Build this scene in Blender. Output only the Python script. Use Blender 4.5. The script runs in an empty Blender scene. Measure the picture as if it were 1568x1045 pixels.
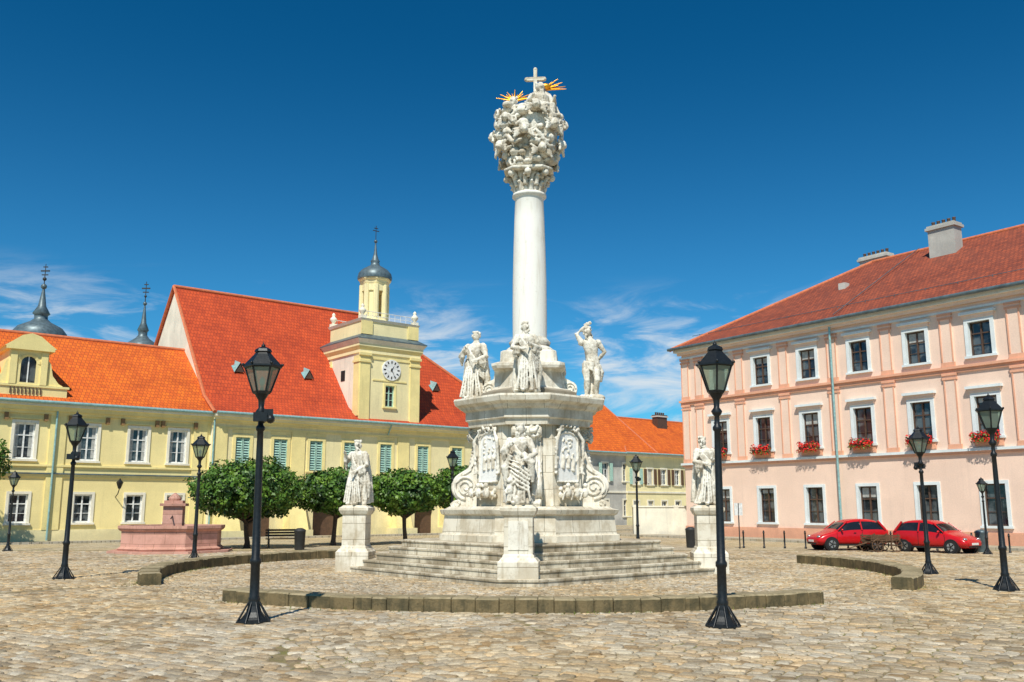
import bpy, math, random, bmesh
from mathutils import Vector, Matrix, noise
R=random.Random(7)
pi=math.pi
# ------------------------------------------------------------------ materials
MATS={}
def nt(name):
    m=bpy.data.materials.new(name); m.use_nodes=True
    n=m.node_tree; b=n.nodes['Principled BSDF']
    MATS[name]=m
    return m,n,n.nodes,n.links,b
def mixc(n,l,fac,a,b,mode='MIX'):
    x=n.new('ShaderNodeMix'); x.data_type='RGBA'; x.blend_type=mode
    for k,v in ((0,fac),(6,a),(7,b)):
        if hasattr(v,'links'): l.new(v,x.inputs[k])
        elif isinstance(v,tuple): x.inputs[k].default_value=(v[0],v[1],v[2],1)
        else: x.inputs[k].default_value=v
    return x.outputs[2]
def ramp(n,l,src,a,b):
    r=n.new('ShaderNodeMapRange'); r.interpolation_type='SMOOTHSTEP'
    l.new(src,r.inputs[0]); r.inputs[1].default_value=a; r.inputs[2].default_value=b
    return r.outputs[0]
def mth(n,l,op,a,b=None,c=None):
    x=n.new('ShaderNodeMath'); x.operation=op
    for k,v in enumerate((a,b,c)):
        if v is None: continue
        if hasattr(v,'links'): l.new(v,x.inputs[k])
        else: x.inputs[k].default_value=v
    return x.outputs[0]
def noi(n,l,vec,scale,detail=6,rough=.6,dist=0):
    t=n.new('ShaderNodeTexNoise'); t.inputs['Scale'].default_value=scale
    t.inputs['Detail'].default_value=detail; t.inputs['Roughness'].default_value=rough
    t.inputs['Distortion'].default_value=dist
    if vec is not None: l.new(vec,t.inputs['Vector'])
    return t.outputs['Fac']
def mapping(n,l,src,scale=(1,1,1),rot=(0,0,0)):
    m=n.new('ShaderNodeMapping'); l.new(src,m.inputs[0])
    m.inputs['Scale'].default_value=scale; m.inputs['Rotation'].default_value=rot
    return m.outputs[0]
def bump(n,l,b,h,strength=.3,dist=.02):
    x=n.new('ShaderNodeBump'); x.inputs['Strength'].default_value=strength; x.inputs['Distance'].default_value=dist
    l.new(h,x.inputs['Height']); l.new(x.outputs[0],b.inputs['Normal'])
def sc(c,k): return (min(c[0]*k,1),min(c[1]*k,1),min(c[2]*k,1))
def plaster(name,col,dark=.72,scale=.6,rough=.85,streak=.35,bs=.25):
    m,t,n,l,b=nt(name)
    tc=n.new('ShaderNodeTexCoord'); o=tc.outputs['Object']
    a=noi(n,l,o,scale,8,.65); f=ramp(n,l,a,.38,.66)
    c=mixc(n,l,f,sc(col,dark),col)
    s=noi(n,l,mapping(n,l,o,(1.6,1.6,.16)),2.2,6,.6); sf=ramp(n,l,s,.5,.75)
    c=mixc(n,l,mth(n,l,'MULTIPLY',sf,streak),c,sc((col[0]*.9,col[1]*.9,col[2]*.95),.62))
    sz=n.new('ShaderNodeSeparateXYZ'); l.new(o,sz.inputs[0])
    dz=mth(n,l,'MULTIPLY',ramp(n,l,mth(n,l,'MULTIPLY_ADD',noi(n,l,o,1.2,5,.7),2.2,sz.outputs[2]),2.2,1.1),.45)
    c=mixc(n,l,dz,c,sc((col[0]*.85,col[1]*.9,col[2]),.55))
    fine=noi(n,l,o,14,5,.7); ff=ramp(n,l,fine,.3,.7)
    c=mixc(n,l,ff,mixc(n,l,1.0,c,(.9,.9,.9),'MULTIPLY'),c)
    l.new(c,b.inputs['Base Color']); b.inputs['Roughness'].default_value=rough
    bump(n,l,b,fine,bs,.02)
    return m
def stone(name,col,dirt,scale=1.5,lo=.45,hi=.62,point=True,bs=.4,blocks=None,damt=.45):
    m,t,n,l,b=nt(name)
    tc=n.new('ShaderNodeTexCoord'); o=tc.outputs['Object']
    a=noi(n,l,o,scale,9,.68); f=ramp(n,l,a,lo,hi)
    c=mixc(n,l,mth(n,l,'MULTIPLY',f,damt),col,dirt)
    s=noi(n,l,mapping(n,l,o,(3,3,.35)),2.0,6,.65); sf=ramp(n,l,s,.5,.68)
    c=mixc(n,l,mth(n,l,'MULTIPLY',sf,damt),c,dirt)
    sp=noi(n,l,o,9,6,.75); c=mixc(n,l,mth(n,l,'MULTIPLY',ramp(n,l,sp,.58,.72),damt*1.2),c,sc(dirt,.7))
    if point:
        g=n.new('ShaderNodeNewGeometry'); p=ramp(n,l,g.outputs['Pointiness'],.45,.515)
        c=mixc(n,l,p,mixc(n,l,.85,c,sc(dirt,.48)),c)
    fine=noi(n,l,o,22,6,.7)
    if blocks:
        br=n.new('ShaderNodeTexBrick'); l.new(tc.outputs['UV'],br.inputs['Vector'])
        br.inputs['Scale'].default_value=1; br.inputs['Brick Width'].default_value=blocks[0]; br.inputs['Row Height'].default_value=blocks[1]
        br.inputs['Mortar Size'].default_value=.008; br.inputs['Mortar Smooth'].default_value=.2
        br.inputs['Color1'].default_value=(1,1,1,1); br.inputs['Color2'].default_value=(.84,.82,.78,1); br.inputs['Mortar'].default_value=(.35,.31,.25,1)
        c=mixc(n,l,1.0,c,br.outputs['Color'],'MULTIPLY')
    l.new(c,b.inputs['Base Color']); b.inputs['Roughness'].default_value=.8
    bump(n,l,b,fine,bs,.02)
    return m
def simple(name,col,rough=.5,metal=0,var=.25,scale=6,bs=0):
    m,t,n,l,b=nt(name)
    tc=n.new('ShaderNodeTexCoord'); a=noi(n,l,tc.outputs['Object'],scale,6,.6)
    c=mixc(n,l,ramp(n,l,a,.3,.7),sc(col,1-var),sc(col,1+var*.4))
    l.new(c,b.inputs['Base Color']); b.inputs['Roughness'].default_value=rough; b.inputs['Metallic'].default_value=metal
    if bs: bump(n,l,b,a,bs,.02)
    return m
def rooft(name,c1,c2,dark):
    m,t,n,l,b=nt(name)
    tc=n.new('ShaderNodeTexCoord')
    br=n.new('ShaderNodeTexBrick'); l.new(tc.outputs['UV'],br.inputs['Vector'])
    br.inputs['Scale'].default_value=1; br.inputs['Brick Width'].default_value=.24; br.inputs['Row Height'].default_value=.36
    br.inputs['Mortar Size'].default_value=.022; br.inputs['Mortar Smooth'].default_value=.5
    br.inputs['Color1'].default_value=(*c1,1); br.inputs['Color2'].default_value=(*c2,1); br.inputs['Mortar'].default_value=(*dark,1)
    a=noi(n,l,tc.outputs['Object'],.45,8,.7); f=ramp(n,l,a,.42,.7)
    c=mixc(n,l,f,br.outputs['Color'],mixc(n,l,1.,br.outputs['Color'],(.76,.70,.66),'MULTIPLY'))
    s=noi(n,l,tc.outputs['Object'],5,6,.7); c=mixc(n,l,mth(n,l,'MULTIPLY',ramp(n,l,s,.55,.8),.8),c,sc(dark,1.1))
    l.new(c,b.inputs['Base Color']); b.inputs['Roughness'].default_value=.8
    sx=n.new('ShaderNodeSeparateXYZ'); l.new(tc.outputs['UV'],sx.inputs[0])
    fr=mth(n,l,'FRACT',mth(n,l,'MULTIPLY',sx.outputs[1],1/.36))
    bump(n,l,b,mth(n,l,'SUBTRACT',1.0,fr),.7,.05)
    return m
def paving(name,rot,bw,rh,c1,c2,mort,grass,grasslo):
    m,t,n,l,b=nt(name)
    tc=n.new('ShaderNodeTexCoord'); o=tc.outputs['Object']
    br=n.new('ShaderNodeTexBrick'); l.new(mapping(n,l,o,(1,1,1),(0,0,rot)),br.inputs['Vector'])
    br.inputs['Scale'].default_value=1; br.inputs['Brick Width'].default_value=bw; br.inputs['Row Height'].default_value=rh
    br.inputs['Mortar Size'].default_value=.020; br.inputs['Mortar Smooth'].default_value=.9
    br.inputs['Color1'].default_value=(*c1,1); br.inputs['Color2'].default_value=(*c2,1); br.inputs['Mortar'].default_value=(*mort,1)
    c,fac=br.outputs['Color'],br.outputs['Fac']
    big=noi(n,l,o,.12,6,.65); mid=noi(n,l,o,1.1,6,.7); fine=noi(n,l,o,30,6,.7)
    c=mixc(n,l,ramp(n,l,big,.35,.65),mixc(n,l,1.,c,(1.12,1.03,.84),'MULTIPLY'),c)
    c=mixc(n,l,ramp(n,l,mid,.45,.72),c,mixc(n,l,1.,c,(.70,.62,.50),'MULTIPLY'))
    g=ramp(n,l,noi(n,l,o,.35,7,.75),grasslo,grasslo+.14)
    c=mixc(n,l,mth(n,l,'MULTIPLY',g,ramp(n,l,fac,.12,.7)),c,grass)
    l.new(c,b.inputs['Base Color']); b.inputs['Roughness'].default_value=.8
    bump(n,l,b,mth(n,l,'MULTIPLY_ADD',fine,.3,mth(n,l,'SUBTRACT',1.0,fac)),.8,.03)
    return m
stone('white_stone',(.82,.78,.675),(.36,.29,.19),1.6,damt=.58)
stone('white_stone_column',(.86,.84,.77),(.60,.53,.42),.8,.5,.8,False,.15,damt=.4)
stone('stone_blocks',(.82,.77,.65),(.40,.31,.18),1.1,.42,.6,False,.4,(1.1,.5),.5)
stone('step_stone',(.72,.65,.51),(.22,.16,.08),1.0,.42,.58,False,.5,(1.3,.2),.66)
stone('marble_panel',(.88,.87,.83),(.6,.57,.50),3.5,.5,.7,False,.4)
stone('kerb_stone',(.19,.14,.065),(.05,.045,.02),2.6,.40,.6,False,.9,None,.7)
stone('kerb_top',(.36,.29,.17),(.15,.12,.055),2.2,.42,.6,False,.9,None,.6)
stone('fountain_stone',(.66,.36,.28),(.38,.19,.14),1.6,.42,.62,False,.4,(.9,.42))
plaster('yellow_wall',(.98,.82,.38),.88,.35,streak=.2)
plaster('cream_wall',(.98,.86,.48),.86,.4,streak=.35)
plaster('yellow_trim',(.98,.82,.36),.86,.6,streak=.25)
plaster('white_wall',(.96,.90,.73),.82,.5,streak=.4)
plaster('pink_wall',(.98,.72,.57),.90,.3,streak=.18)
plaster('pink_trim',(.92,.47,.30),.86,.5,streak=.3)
plaster('pale_trim',(.84,.90,.90),.88,.8,streak=.2)
plaster('grey_wall',(.62,.60,.54),.7,.5,streak=.5)
rooft('roof_orange',(.80,.165,.008),(.62,.105,.007),(.30,.05,.01))
rooft('roof_red',(.62,.080,.014),(.47,.055,.011),(.24,.030,.010))
rooft('roof_dull',(.38,.080,.030),(.23,.052,.024),(.11,.026,.016))
simple('roof_edge',(.60,.17,.07),.8)
simple('copper_grey',(.13,.18,.20),.45,.3,.35,3)
simple('gutter',(.30,.50,.50),.5,.2)
simple('lamp_black',(.014,.017,.019),.42,.2,.4,20,.15)
simple('dark',(.012,.012,.012),.9)
simple('white_frame',(.85,.85,.82),.5)
simple('curtain',(.45,.45,.42),.9)
simple('brown_frame',(.10,.055,.035),.6)
simple('bracket_brown',(.30,.17,.07),.8)
simple('teal_shutter',(.42,.64,.54),.6)
simple('gold',(.95,.42,.03),.35,.7,.2)
simple('iron',(.05,.05,.05),.6,.4)
simple('wood',(.13,.07,.035),.8,0,.4,8,.3)
simple('bark',(.09,.06,.04),.9,0,.4,12,.5)
simple('car_paint',(.55,.010,.014),.22,.0,.08,3)
simple('tyre',(.015,.015,.016),.8)
simple('chrome',(.55,.56,.58),.25,.8)
simple('rail',(.75,.75,.72),.5)
for nm,c in (('leaf',(.070,.155,.014)),('leaf_dark',(.026,.068,.009)),('leaf_light',(.125,.225,.020)),('flower_red',(.72,.012,.012)),('grass_leaf',(.16,.19,.04))):
    m,t,n,l,b=nt(nm); tc=n.new('ShaderNodeTexCoord')
    a=noi(n,l,tc.outputs['Object'],2.5,4,.7)
    l.new(mixc(n,l,ramp(n,l,a,.3,.7),sc(c,.65),sc(c,1.35)),b.inputs['Base Color']); b.inputs['Roughness'].default_value=.5
def glassmat(name,base,alt,rough=.08):
    m,t,n,l,b=nt(name); tc=n.new('ShaderNodeTexCoord')
    a=noi(n,l,tc.outputs['Object'],1.3,3,.5)
    l.new(mixc(n,l,ramp(n,l,a,.45,.58),base,alt),b.inputs['Base Color']); b.inputs['Roughness'].default_value=rough
    b.inputs['Specular IOR Level'].default_value=.7
glassmat('window_glass',(.018,.022,.028),(.10,.115,.12))
glassmat('car_glass',(.012,.014,.016),(.02,.022,.025))
m,t,n,l,b=nt('lamp_glass'); b.inputs['Base Color'].default_value=(.40,.47,.38,1); b.inputs['Roughness'].default_value=.3
tr=n.new('ShaderNodeBsdfTransparent'); tr.inputs[0].default_value=(.66,.74,.64,1); mx=n.new('ShaderNodeMixShader'); mx.inputs[0].default_value=.40
l.new(tr.outputs[0],mx.inputs[1]); l.new(b.outputs[0],mx.inputs[2]); l.new(mx.outputs[0],n['Material Output'].inputs[0])
paving('cobbles',math.radians(33),.27,.18,(.60,.52,.38),(.40,.33,.22),(.20,.15,.08),(.20,.19,.04),.50)
paving('pavement_slabs',math.radians(-54.6),.6,.4,(.45,.41,.33),(.38,.35,.28),(.2,.17,.11),(.15,.16,.05),.7)
# joint fill between the setts
m,t,n,l,b=nt('joint_sand'); tc=n.new('ShaderNodeTexCoord'); o=tc.outputs['Object']
c=mixc(n,l,ramp(n,l,noi(n,l,o,3,8,.7),.35,.65),(.30,.23,.12),(.17,.125,.06))
c=mixc(n,l,mth(n,l,'MULTIPLY',ramp(n,l,noi(n,l,o,.4,8,.75),.47,.60),.8),c,(.17,.17,.035))
l.new(c,b.inputs['Base Color']); b.inputs['Roughness'].default_value=.95; bump(n,l,b,noi(n,l,o,40,5,.7),.6,.02)
# setts: colour per stone from a mesh attribute
m,t,n,l,b=nt('sett_stone'); tc=n.new('ShaderNodeTexCoord'); o=tc.outputs['Object']
at=n.new('ShaderNodeAttribute'); at.attribute_name='tone'; ss=n.new('ShaderNodeSeparateColor'); l.new(at.outputs['Color'],ss.inputs[0])
c=mixc(n,l,ss.outputs[0],(.27,.215,.14),(.68,.60,.465))
c=mixc(n,l,mth(n,l,'MULTIPLY',ss.outputs[1],.75),c,mixc(n,l,1.,c,(1.08,.86,.58),'MULTIPLY'))
c=mixc(n,l,mth(n,l,'MULTIPLY',ss.outputs[2],.6),c,mixc(n,l,1.,c,(.84,.90,.98),'MULTIPLY'))
c=mixc(n,l,ramp(n,l,noi(n,l,o,.9,7,.72),.48,.70),c,mixc(n,l,1.,c,(.70,.62,.48),'MULTIPLY'))
c=mixc(n,l,ramp(n,l,noi(n,l,o,.13,5,.6),.4,.62),c,mixc(n,l,1.,c,(1.07,1.0,.86),'MULTIPLY'))
fi=noi(n,l,o,26,7,.72); c=mixc(n,l,ramp(n,l,fi,.32,.66),mixc(n,l,1.,c,(.70,.67,.62),'MULTIPLY'),c)
l.new(c,b.inputs['Base Color']); b.inputs['Roughness'].default_value=.7; bump(n,l,b,fi,.7,.02)

# ------------------------------------------------------------------ mesh builder
class MB:
    def __init__(s): s.v=[];s.f=[];s.m=[];s.s=[]
    def add(s,vs,fs,mat,sm=False):
        o=len(s.v); s.v+= [tuple(p) for p in vs]
        for f in fs: s.f.append([i+o for i in f]); s.m.append(mat); s.s.append(sm)
    def quad(s,a,b,c,d,mat): s.add([a,b,c,d],[[0,1,2,3]],mat)
    def box(s,x0,x1,y0,y1,z0,z1,mat):
        v=[(x0,y0,z0),(x1,y0,z0),(x1,y1,z0),(x0,y1,z0),(x0,y0,z1),(x1,y0,z1),(x1,y1,z1),(x0,y1,z1)]
        s.add(v,[[0,3,2,1],[4,5,6,7],[0,1,5,4],[1,2,6,5],[2,3,7,6],[3,0,4,7]],mat)
    def loft(s,rings,mat,sm=False,cap=True,closed=True):
        k=len(rings[0]); v=[p for r in rings for p in r]; f=[]
        for i in range(len(rings)-1):
            for j in range(k if closed else k-1):
                a=i*k+j; b=i*k+(j+1)%k
                f.append([a,b,b+k,a+k])
        s.add(v,f,mat,sm)
        if cap:
            s.add(rings[0][::-1],[list(range(k))],mat); s.add(rings[-1],[list(range(k))],mat)
    def lathe(s,cx,cy,prof,seg,mat,sm=True,ph=0):
        s.loft([[(cx+r*math.cos(2*pi*j/seg+ph),cy+r*math.sin(2*pi*j/seg+ph),z) for j in range(seg)] for r,z in prof],mat,sm)
    def path(s,pts,rad,seg,mat,sm=True):
        pts=[Vector(p) for p in pts]; rings=[]
        up=Vector((.13,.21,1)).normalized()
        for i,p in enumerate(pts):
            d=(pts[min(i+1,len(pts)-1)]-pts[max(i-1,0)]).normalized()
            u=up if abs(d.dot(up))<.92 else Vector((1,.1,0)).normalized()
            a=d.cross(u).normalized(); b=a.cross(d)
            rr=rad[i] if isinstance(rad,(list,tuple)) else rad
            rings.append([tuple(p+(a*math.cos(-2*pi*j/seg)+b*math.sin(-2*pi*j/seg))*rr) for j in range(seg)])
        s.loft(rings,mat,sm)
    def tube(s,p,q,r0,r1,mat,seg=8): s.path([p,q],[r0,r1],seg,mat)
    def ell(s,c,r,mat,seg=12,M=None,sm=True):
        if not isinstance(r,(tuple,list)): r=(r,r,r)
        n=max(5,seg//2); rings=[]
        for i in range(n+1):
            t=-pi/2+pi*i/n; t=max(-pi/2+.03,min(pi/2-.03,t)); ring=[]
            for j in range(seg):
                p=Vector((r[0]*math.cos(t)*math.cos(2*pi*j/seg),r[1]*math.cos(t)*math.sin(2*pi*j/seg),r[2]*math.sin(t)))
                if M is not None: p=M@p
                ring.append((c[0]+p.x,c[1]+p.y,c[2]+p.z))
            rings.append(ring)
        s.loft(rings,mat,sm)
    def obj(s,name,parent=None,loc=(0,0,0),rotz=0,recalc=False):
        me=bpy.data.meshes.new(name); me.from_pydata(s.v,[],s.f)
        names=[]; 
        for k in s.m:
            if k not in names: names.append(k)
        for k in names: me.materials.append(MATS[k])
        idx={k:i for i,k in enumerate(names)}
        me.polygons.foreach_set('material_index',[idx[k] for k in s.m])
        me.polygons.foreach_set('use_smooth',s.s)
        uv=me.uv_layers.new(name='UVMap'); Z=Vector((0,0,1))
        for p in me.polygons:
            nn=p.normal
            u=Z.cross(nn)
            if u.length<.05: u=Vector((1,0,0)); w=Vector((0,1,0))
            else: u.normalize(); w=nn.cross(u)
            for li in p.loop_indices:
                co=me.vertices[me.loops[li].vertex_index].co
                uv.data[li].uv=(co.dot(u),co.dot(w))
        if recalc:
            bm=bmesh.new(); bm.from_mesh(me); bmesh.ops.recalc_face_normals(bm,faces=bm.faces); bm.to_mesh(me); bm.free()
        o=bpy.data.objects.new(name,me); bpy.context.collection.objects.link(o)
        o.location=loc; o.rotation_euler=(0,0,rotz)
        if parent: o.parent=parent
        return o
def empty(name,loc=(0,0,0),rotz=0,scale=1):
    e=bpy.data.objects.new(name,None); e.location=loc; e.rotation_euler=(0,0,rotz); e.scale=(scale,)*3
    e.empty_display_size=.2; bpy.context.collection.objects.link(e); return e
def inst(name,src,parent):
    o=bpy.data.objects.new(name,src.data); o.parent=parent; bpy.context.collection.objects.link(o); return o
def wall(mb,x0,x1,z0,z1,ops,y,mat,rev=.2,rmat=None):
    xs=sorted({x0,x1,*[v for o in ops for v in o[:2]]}); zs=sorted({z0,z1,*[v for o in ops for v in o[2:4]]})
    for i in range(len(xs)-1):
        for j in range(len(zs)-1):
            cx=(xs[i]+xs[i+1])/2; cz=(zs[j]+zs[j+1])/2
            if any(o[0]<cx<o[1] and o[2]<cz<o[3] for o in ops): continue
            mb.quad((xs[i],y,zs[j]),(xs[i+1],y,zs[j]),(xs[i+1],y,zs[j+1]),(xs[i],y,zs[j+1]),mat)
    rm=rmat or mat
    for a,b,c,d in [o[:4] for o in ops]:
        mb.quad((a,y,c),(a,y+rev,c),(a,y+rev,d),(a,y,d),rm); mb.quad((b,y,c),(b,y,d),(b,y+rev,d),(b,y+rev,c),rm)
        mb.quad((a,y,c),(b,y,c),(b,y+rev,c),(a,y+rev,c),rm); mb.quad((a,y,d),(a,y+rev,d),(b,y+rev,d),(b,y,d),rm)
def window(mb,a,b,c,d,y,rev,fmat='white_frame',bars=True,fw=.07,gmat='window_glass'):
    g=y+rev-.012
    mb.quad((a,g,c),(b,g,c),(b,g,d),(a,g,d),gmat)
    f0,f1=g-.07,g-.004
    mb.box(a,a+fw,f0,f1,c,d,fmat); mb.box(b-fw,b,f0,f1,c,d,fmat)
    mb.box(a+fw,b-fw,f0,f1,c,c+fw,fmat); mb.box(a+fw,b-fw,f0,f1,d-fw,d,fmat)
    if bars:
        m=(a+b)/2; zt=c+(d-c)*.66
        mb.box(m-.04,m+.04,f0-.01,f1,c+fw,d-fw,fmat)
        mb.box(a+fw,m-.04,f0,f1,zt-.03,zt+.03,fmat); mb.box(m+.04,b-fw,f0,f1,zt-.03,zt+.03,fmat)
        zl=c+(d-c)*.33
        mb.box(a+fw,m-.04,f0+.02,f1,zl-.015,zl+.015,fmat); mb.box(m+.04,b-fw,f0+.02,f1,zl-.015,zl+.015,fmat)
def surround(mb,a,b,c,d,y,w,mat,proud=.06):
    mb.box(a-w,a,y-proud,y+.01,c,d,mat); mb.box(b,b+w,y-proud,y+.01,c,d,mat)
    mb.box(a-w,b+w,y-proud-.003,y+.01,d,d+w,mat); mb.box(a-w-.06,b+w+.06,y-proud-.08,y+.01,c-.12,c,mat)

# ------------------------------------------------------------------ ground
CX,CY=.58,29.3; WX,WY=.5,29.3
g=MB(); g.quad((-400,-60,0),(400,-60,0),(400,600,0),(-400,600,0),'cobbles'); g.obj('ground')
g=MB(); g.quad((-27,4.5,.004),(27,4.5,.004),(27,44,.004),(-27,44,.004),'joint_sand'); g.obj('joint_sand_bed')
def setts(name,rot,rowh,wmin,wmax,umax,inside,seed,warp=.5,jit=.012,ht=.022,gap=.010,tuned=True):
    rr=random.Random(seed); ca,sa=math.cos(rot),math.sin(rot)
    V=[];F=[];T=[]
    ox,oy=0,24
    v=-umax
    def W(u,vv):
        x=ox+u*ca-vv*sa; y=oy+u*sa+vv*ca
        return x,y
    def warpf(x,y):
        a=noise.noise(Vector((x*.13,y*.13,seed)))*warp; b=noise.noise(Vector((x*.13,y*.13,seed+9)))*warp
        c=noise.noise(Vector((x*.7,y*.7,seed+3)))*.06; d=noise.noise(Vector((x*.7,y*.7,seed+5)))*.06
        return x+a+c,y+b+d
    while v<umax:
        h=rowh*rr.uniform(.86,1.16); u=-umax+rr.uniform(0,.3); 
        # vertical edge offset shared between neighbours
        while u<umax:
            w=rr.uniform(wmin,wmax); x,y=W(u+w/2,v+h/2)
            if not inside(x,y): u+=w; continue
            g_=gap*rr.uniform(.6,1.7)
            j=lambda:rr.uniform(-jit,jit)
            loc=[(u+g_+j(),v+g_+j()),(u+w-g_+j(),v+g_+j()),(u+w-g_+j(),v+h-g_+j()),(u+g_+j(),v+h-g_+j())]
            c=(u+w/2,v+h/2); zt=.004+ht*rr.uniform(.65,1.25); tx=rr.uniform(-.006,.006); ty=rr.uniform(-.006,.006)
            base=len(V)
            for k,(ins,z) in enumerate(((0,.0),(.006,zt-.010),(.026,zt))):
                for q,(lu,lv) in enumerate(loc):
                    du,dv=lu-c[0],lv-c[1]; s_=ins/max(.04,math.hypot(du,dv))*1.3
                    X,Y=W(lu-du*s_,lv-dv*s_); X,Y=warpf(X,Y)
                    V.append((X,Y,0 if k==0 else z+tx*(1 if q in (1,2) else -1)+ty*(1 if q>1 else -1)))
            for k in (0,1):
                for q in range(4): a=base+k*4+q; b_=base+k*4+(q+1)%4; F.append((a,b_,b_+4,a+4))
            F.append((base+8,base+9,base+10,base+11))
            cl=noise.noise(Vector((x*.5,y*.5,seed+20)))*.35
            tone=min(1,max(0,.55+cl+rr.gauss(0,.23))); yv=max(0,rr.uniform(-.6,1)); gv=max(0,rr.uniform(-.8,1))
            T+= [tone,yv,gv,1.]*12
            u+=w
        v+=h
    me=bpy.data.meshes.new(name); me.from_pydata(V,[],F); me.materials.append(MATS['sett_stone'])
    at=me.color_attributes.new('tone','FLOAT_COLOR','POINT'); at.data.foreach_set('color',T)
    me.polygons.foreach_set('use_smooth',[True]*len(F))
    me.update(); ob=bpy.data.objects.new(name,me); bpy.context.collection.objects.link(ob)
    return ob
def zone_out(x,y):
    if y<5.2 or y>43.2 or abs(x)>.66*y+1.2 or abs(x)>26: return False
    return (x-WX)**2+(y-WY)**2>11.5**2 or not (10.6**2<(x-WX)**2+(y-WY)**2) and False
def zone_gate(x,y):
    d=math.hypot(x-WX,y-WY); return 3.9<d<=11.5 and not abs(x)>.66*y+1
def patchy(x,y): return noise.noise(Vector((x*.09+3,y*.09,7)))>.10
setts('cobblestone_setts',math.radians(-33),.165,.17,.33,34,lambda x,y:zone_out(x,y) and not patchy(x,y),1)
setts('cobblestone_setts',math.radians(28),.175,.15,.28,34,lambda x,y:zone_out(x,y) and patchy(x,y),2)
setts('cobblestone_setts',math.radians(-12),.125,.12,.20,13.5,lambda x,y:zone_gate(x,y+0),3,.25,.008,.018,.009)
def arcwall(a0,a1,H0,nm='low_stone_wall'):
    mb=MB(); rr=random.Random(int(a0)); a=a0
    while a<a1-.5:
        da=min(rr.uniform(1.4,2.9),a1-a); e=.022
        j=rr.uniform(-.012,.012); h=H0+rr.uniform(-.018,.015); rings=[]
        for t in (a+e,a+e+.08,a+da/2,a+da-e-.08,a+da-e):
            edge=.012 if t in (a+e,a+da-e) else 0
            th=math.radians(t); c,s=math.cos(th),math.sin(th)
            ri,ro=10.75+j+edge,11.28+j-edge; hh=h-edge+rr.uniform(-.004,.004)
            rings.append([(ri*c,ri*s,-.02),(ri*c,ri*s,hh-.03),((ri+.035)*c,(ri+.035)*s,hh),((ro-.035)*c,(ro-.035)*s,hh),(ro*c,ro*s,hh-.03),(ro*c,ro*s,-.02)])
        k=6
        for i in range(4):
            for q in range(6):
                v=[rings[i][q],rings[i][(q+1)%k],rings[i+1][(q+1)%k],rings[i+1][q]]
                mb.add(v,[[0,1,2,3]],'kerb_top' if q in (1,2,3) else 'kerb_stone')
        mb.add(rings[0],[list(range(6))],'kerb_stone'); mb.add(rings[-1],[list(range(6))],'kerb_stone')
        a+=da
    o=mb.obj(nm,None,(WX,WY,0),0); 
    bm=bmesh.new(); bm.from_mesh(o.data); bmesh.ops.remove_doubles(bm,verts=bm.verts,dist=.0005); bmesh.ops.recalc_face_normals(bm,faces=bm.faces); bm.to_mesh(o.data); bm.free()
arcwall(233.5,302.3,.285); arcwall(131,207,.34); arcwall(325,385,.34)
mb=MB(); rr=random.Random(5)
def tuft(x,y,k,s):
    for i in range(k):
        a=rr.uniform(0,6.28); q=rr.uniform(0,.05)*s*8; px_,py_=x+q*math.cos(a),y+q*math.sin(a); h=.01+rr.uniform(.03,.08)*s; b_=rr.uniform(0,6.28); d=(math.cos(b_)*.010,math.sin(b_)*.010)
        mb.add([(px_-d[0],py_-d[1],0),(px_+d[0],py_+d[1],0),(px_+rr.uniform(-.03,.03),py_+rr.uniform(-.03,.03),h)],[[0,1,2]],'grass_leaf')
for i in range(260):
    a=math.radians(rr.choice((rr.uniform(233,303),rr.uniform(134,207),rr.uniform(325,385)))); r_=rr.choice((11.33,10.7))+rr.uniform(0,.06); tuft(WX+r_*math.cos(a),WY+r_*math.sin(a),rr.randint(4,14),rr.uniform(.6,1.3))
for i in range(900):
    y=rr.uniform(7.0,19); x=rr.uniform(-.62,.62)*y
    if noise.noise(Vector((x*.35,y*.35,2)))<.10: continue
    tuft(x,y,rr.randint(3,9),rr.uniform(.25,.45))
mb.obj('grass_tufts')

# ------------------------------------------------------------------ pink building
PO=(11.7+.145,64.5-.204,0)
pk=empty('pink_office_building',PO,math.atan2(-.815,.58))
mb=MB(); L=46; D=18; EZ=13.0; W0=.3
xs=[3.7+3.57*k for k in range(-0,12)]; hw=.58
ops=[]
for x in xs:
    for z0,z1 in ((1.07,3.17),(5.56,7.64),(9.76,11.55)): ops.append((x-hw,x+hw,z0,z1))
wall(mb,W0,L,0,EZ,ops,0,'pink_wall',.24,'pale_trim')
mb.quad((W0,0,0),(W0,0,EZ),(W0,D,EZ),(W0,D,0),'pink_wall'); mb.quad((L,0,0),(L,D,0),(L,D,EZ),(L,0,EZ),'pink_wall'); mb.quad((W0,D,0),(W0,D,EZ),(L,D,EZ),(L,D,0),'pink_wall')
mb.box(W0-.05,L,-.07,.0,0,.75,'pink_trim')
mb.obj('walls',pk)
mb=MB(); rr=random.Random(3)
for x in xs:
    for k,(z0,z1) in enumerate(((1.07,3.17),(5.56,7.64),(9.76,11.55))):
        window(mb,x-hw,x+hw,z0,z1,0,.24,'brown_frame')
        if rr.random()<.5: mb.box(x-hw+.08,x+hw-.08,.205,.218,z1-rr.uniform(.3,.8),z1-.08,'curtain')
mb.obj('windows',pk)
mb=MB()
for x in xs:
    surround(mb,x-hw,x+hw,1.07,3.17,0,.17,'pale_trim')
    for z0,z1 in ((5.56,7.64),(9.76,11.55)):
        surround(mb,x-hw,x+hw,z0,z1,0,.20,'pale_trim',.07)
        mb.box(x-hw-.35,x+hw+.35,-.26,0,z1+.40,z1+.54,'pale_trim'); mb.box(x-hw-.25,x+hw+.25,-.12,0,z1+.2,z1+.4,'pink_wall')
    mb.box(x-hw-.15,x+hw+.15,-.09,0,5.08,5.44,'pink_trim')
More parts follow.
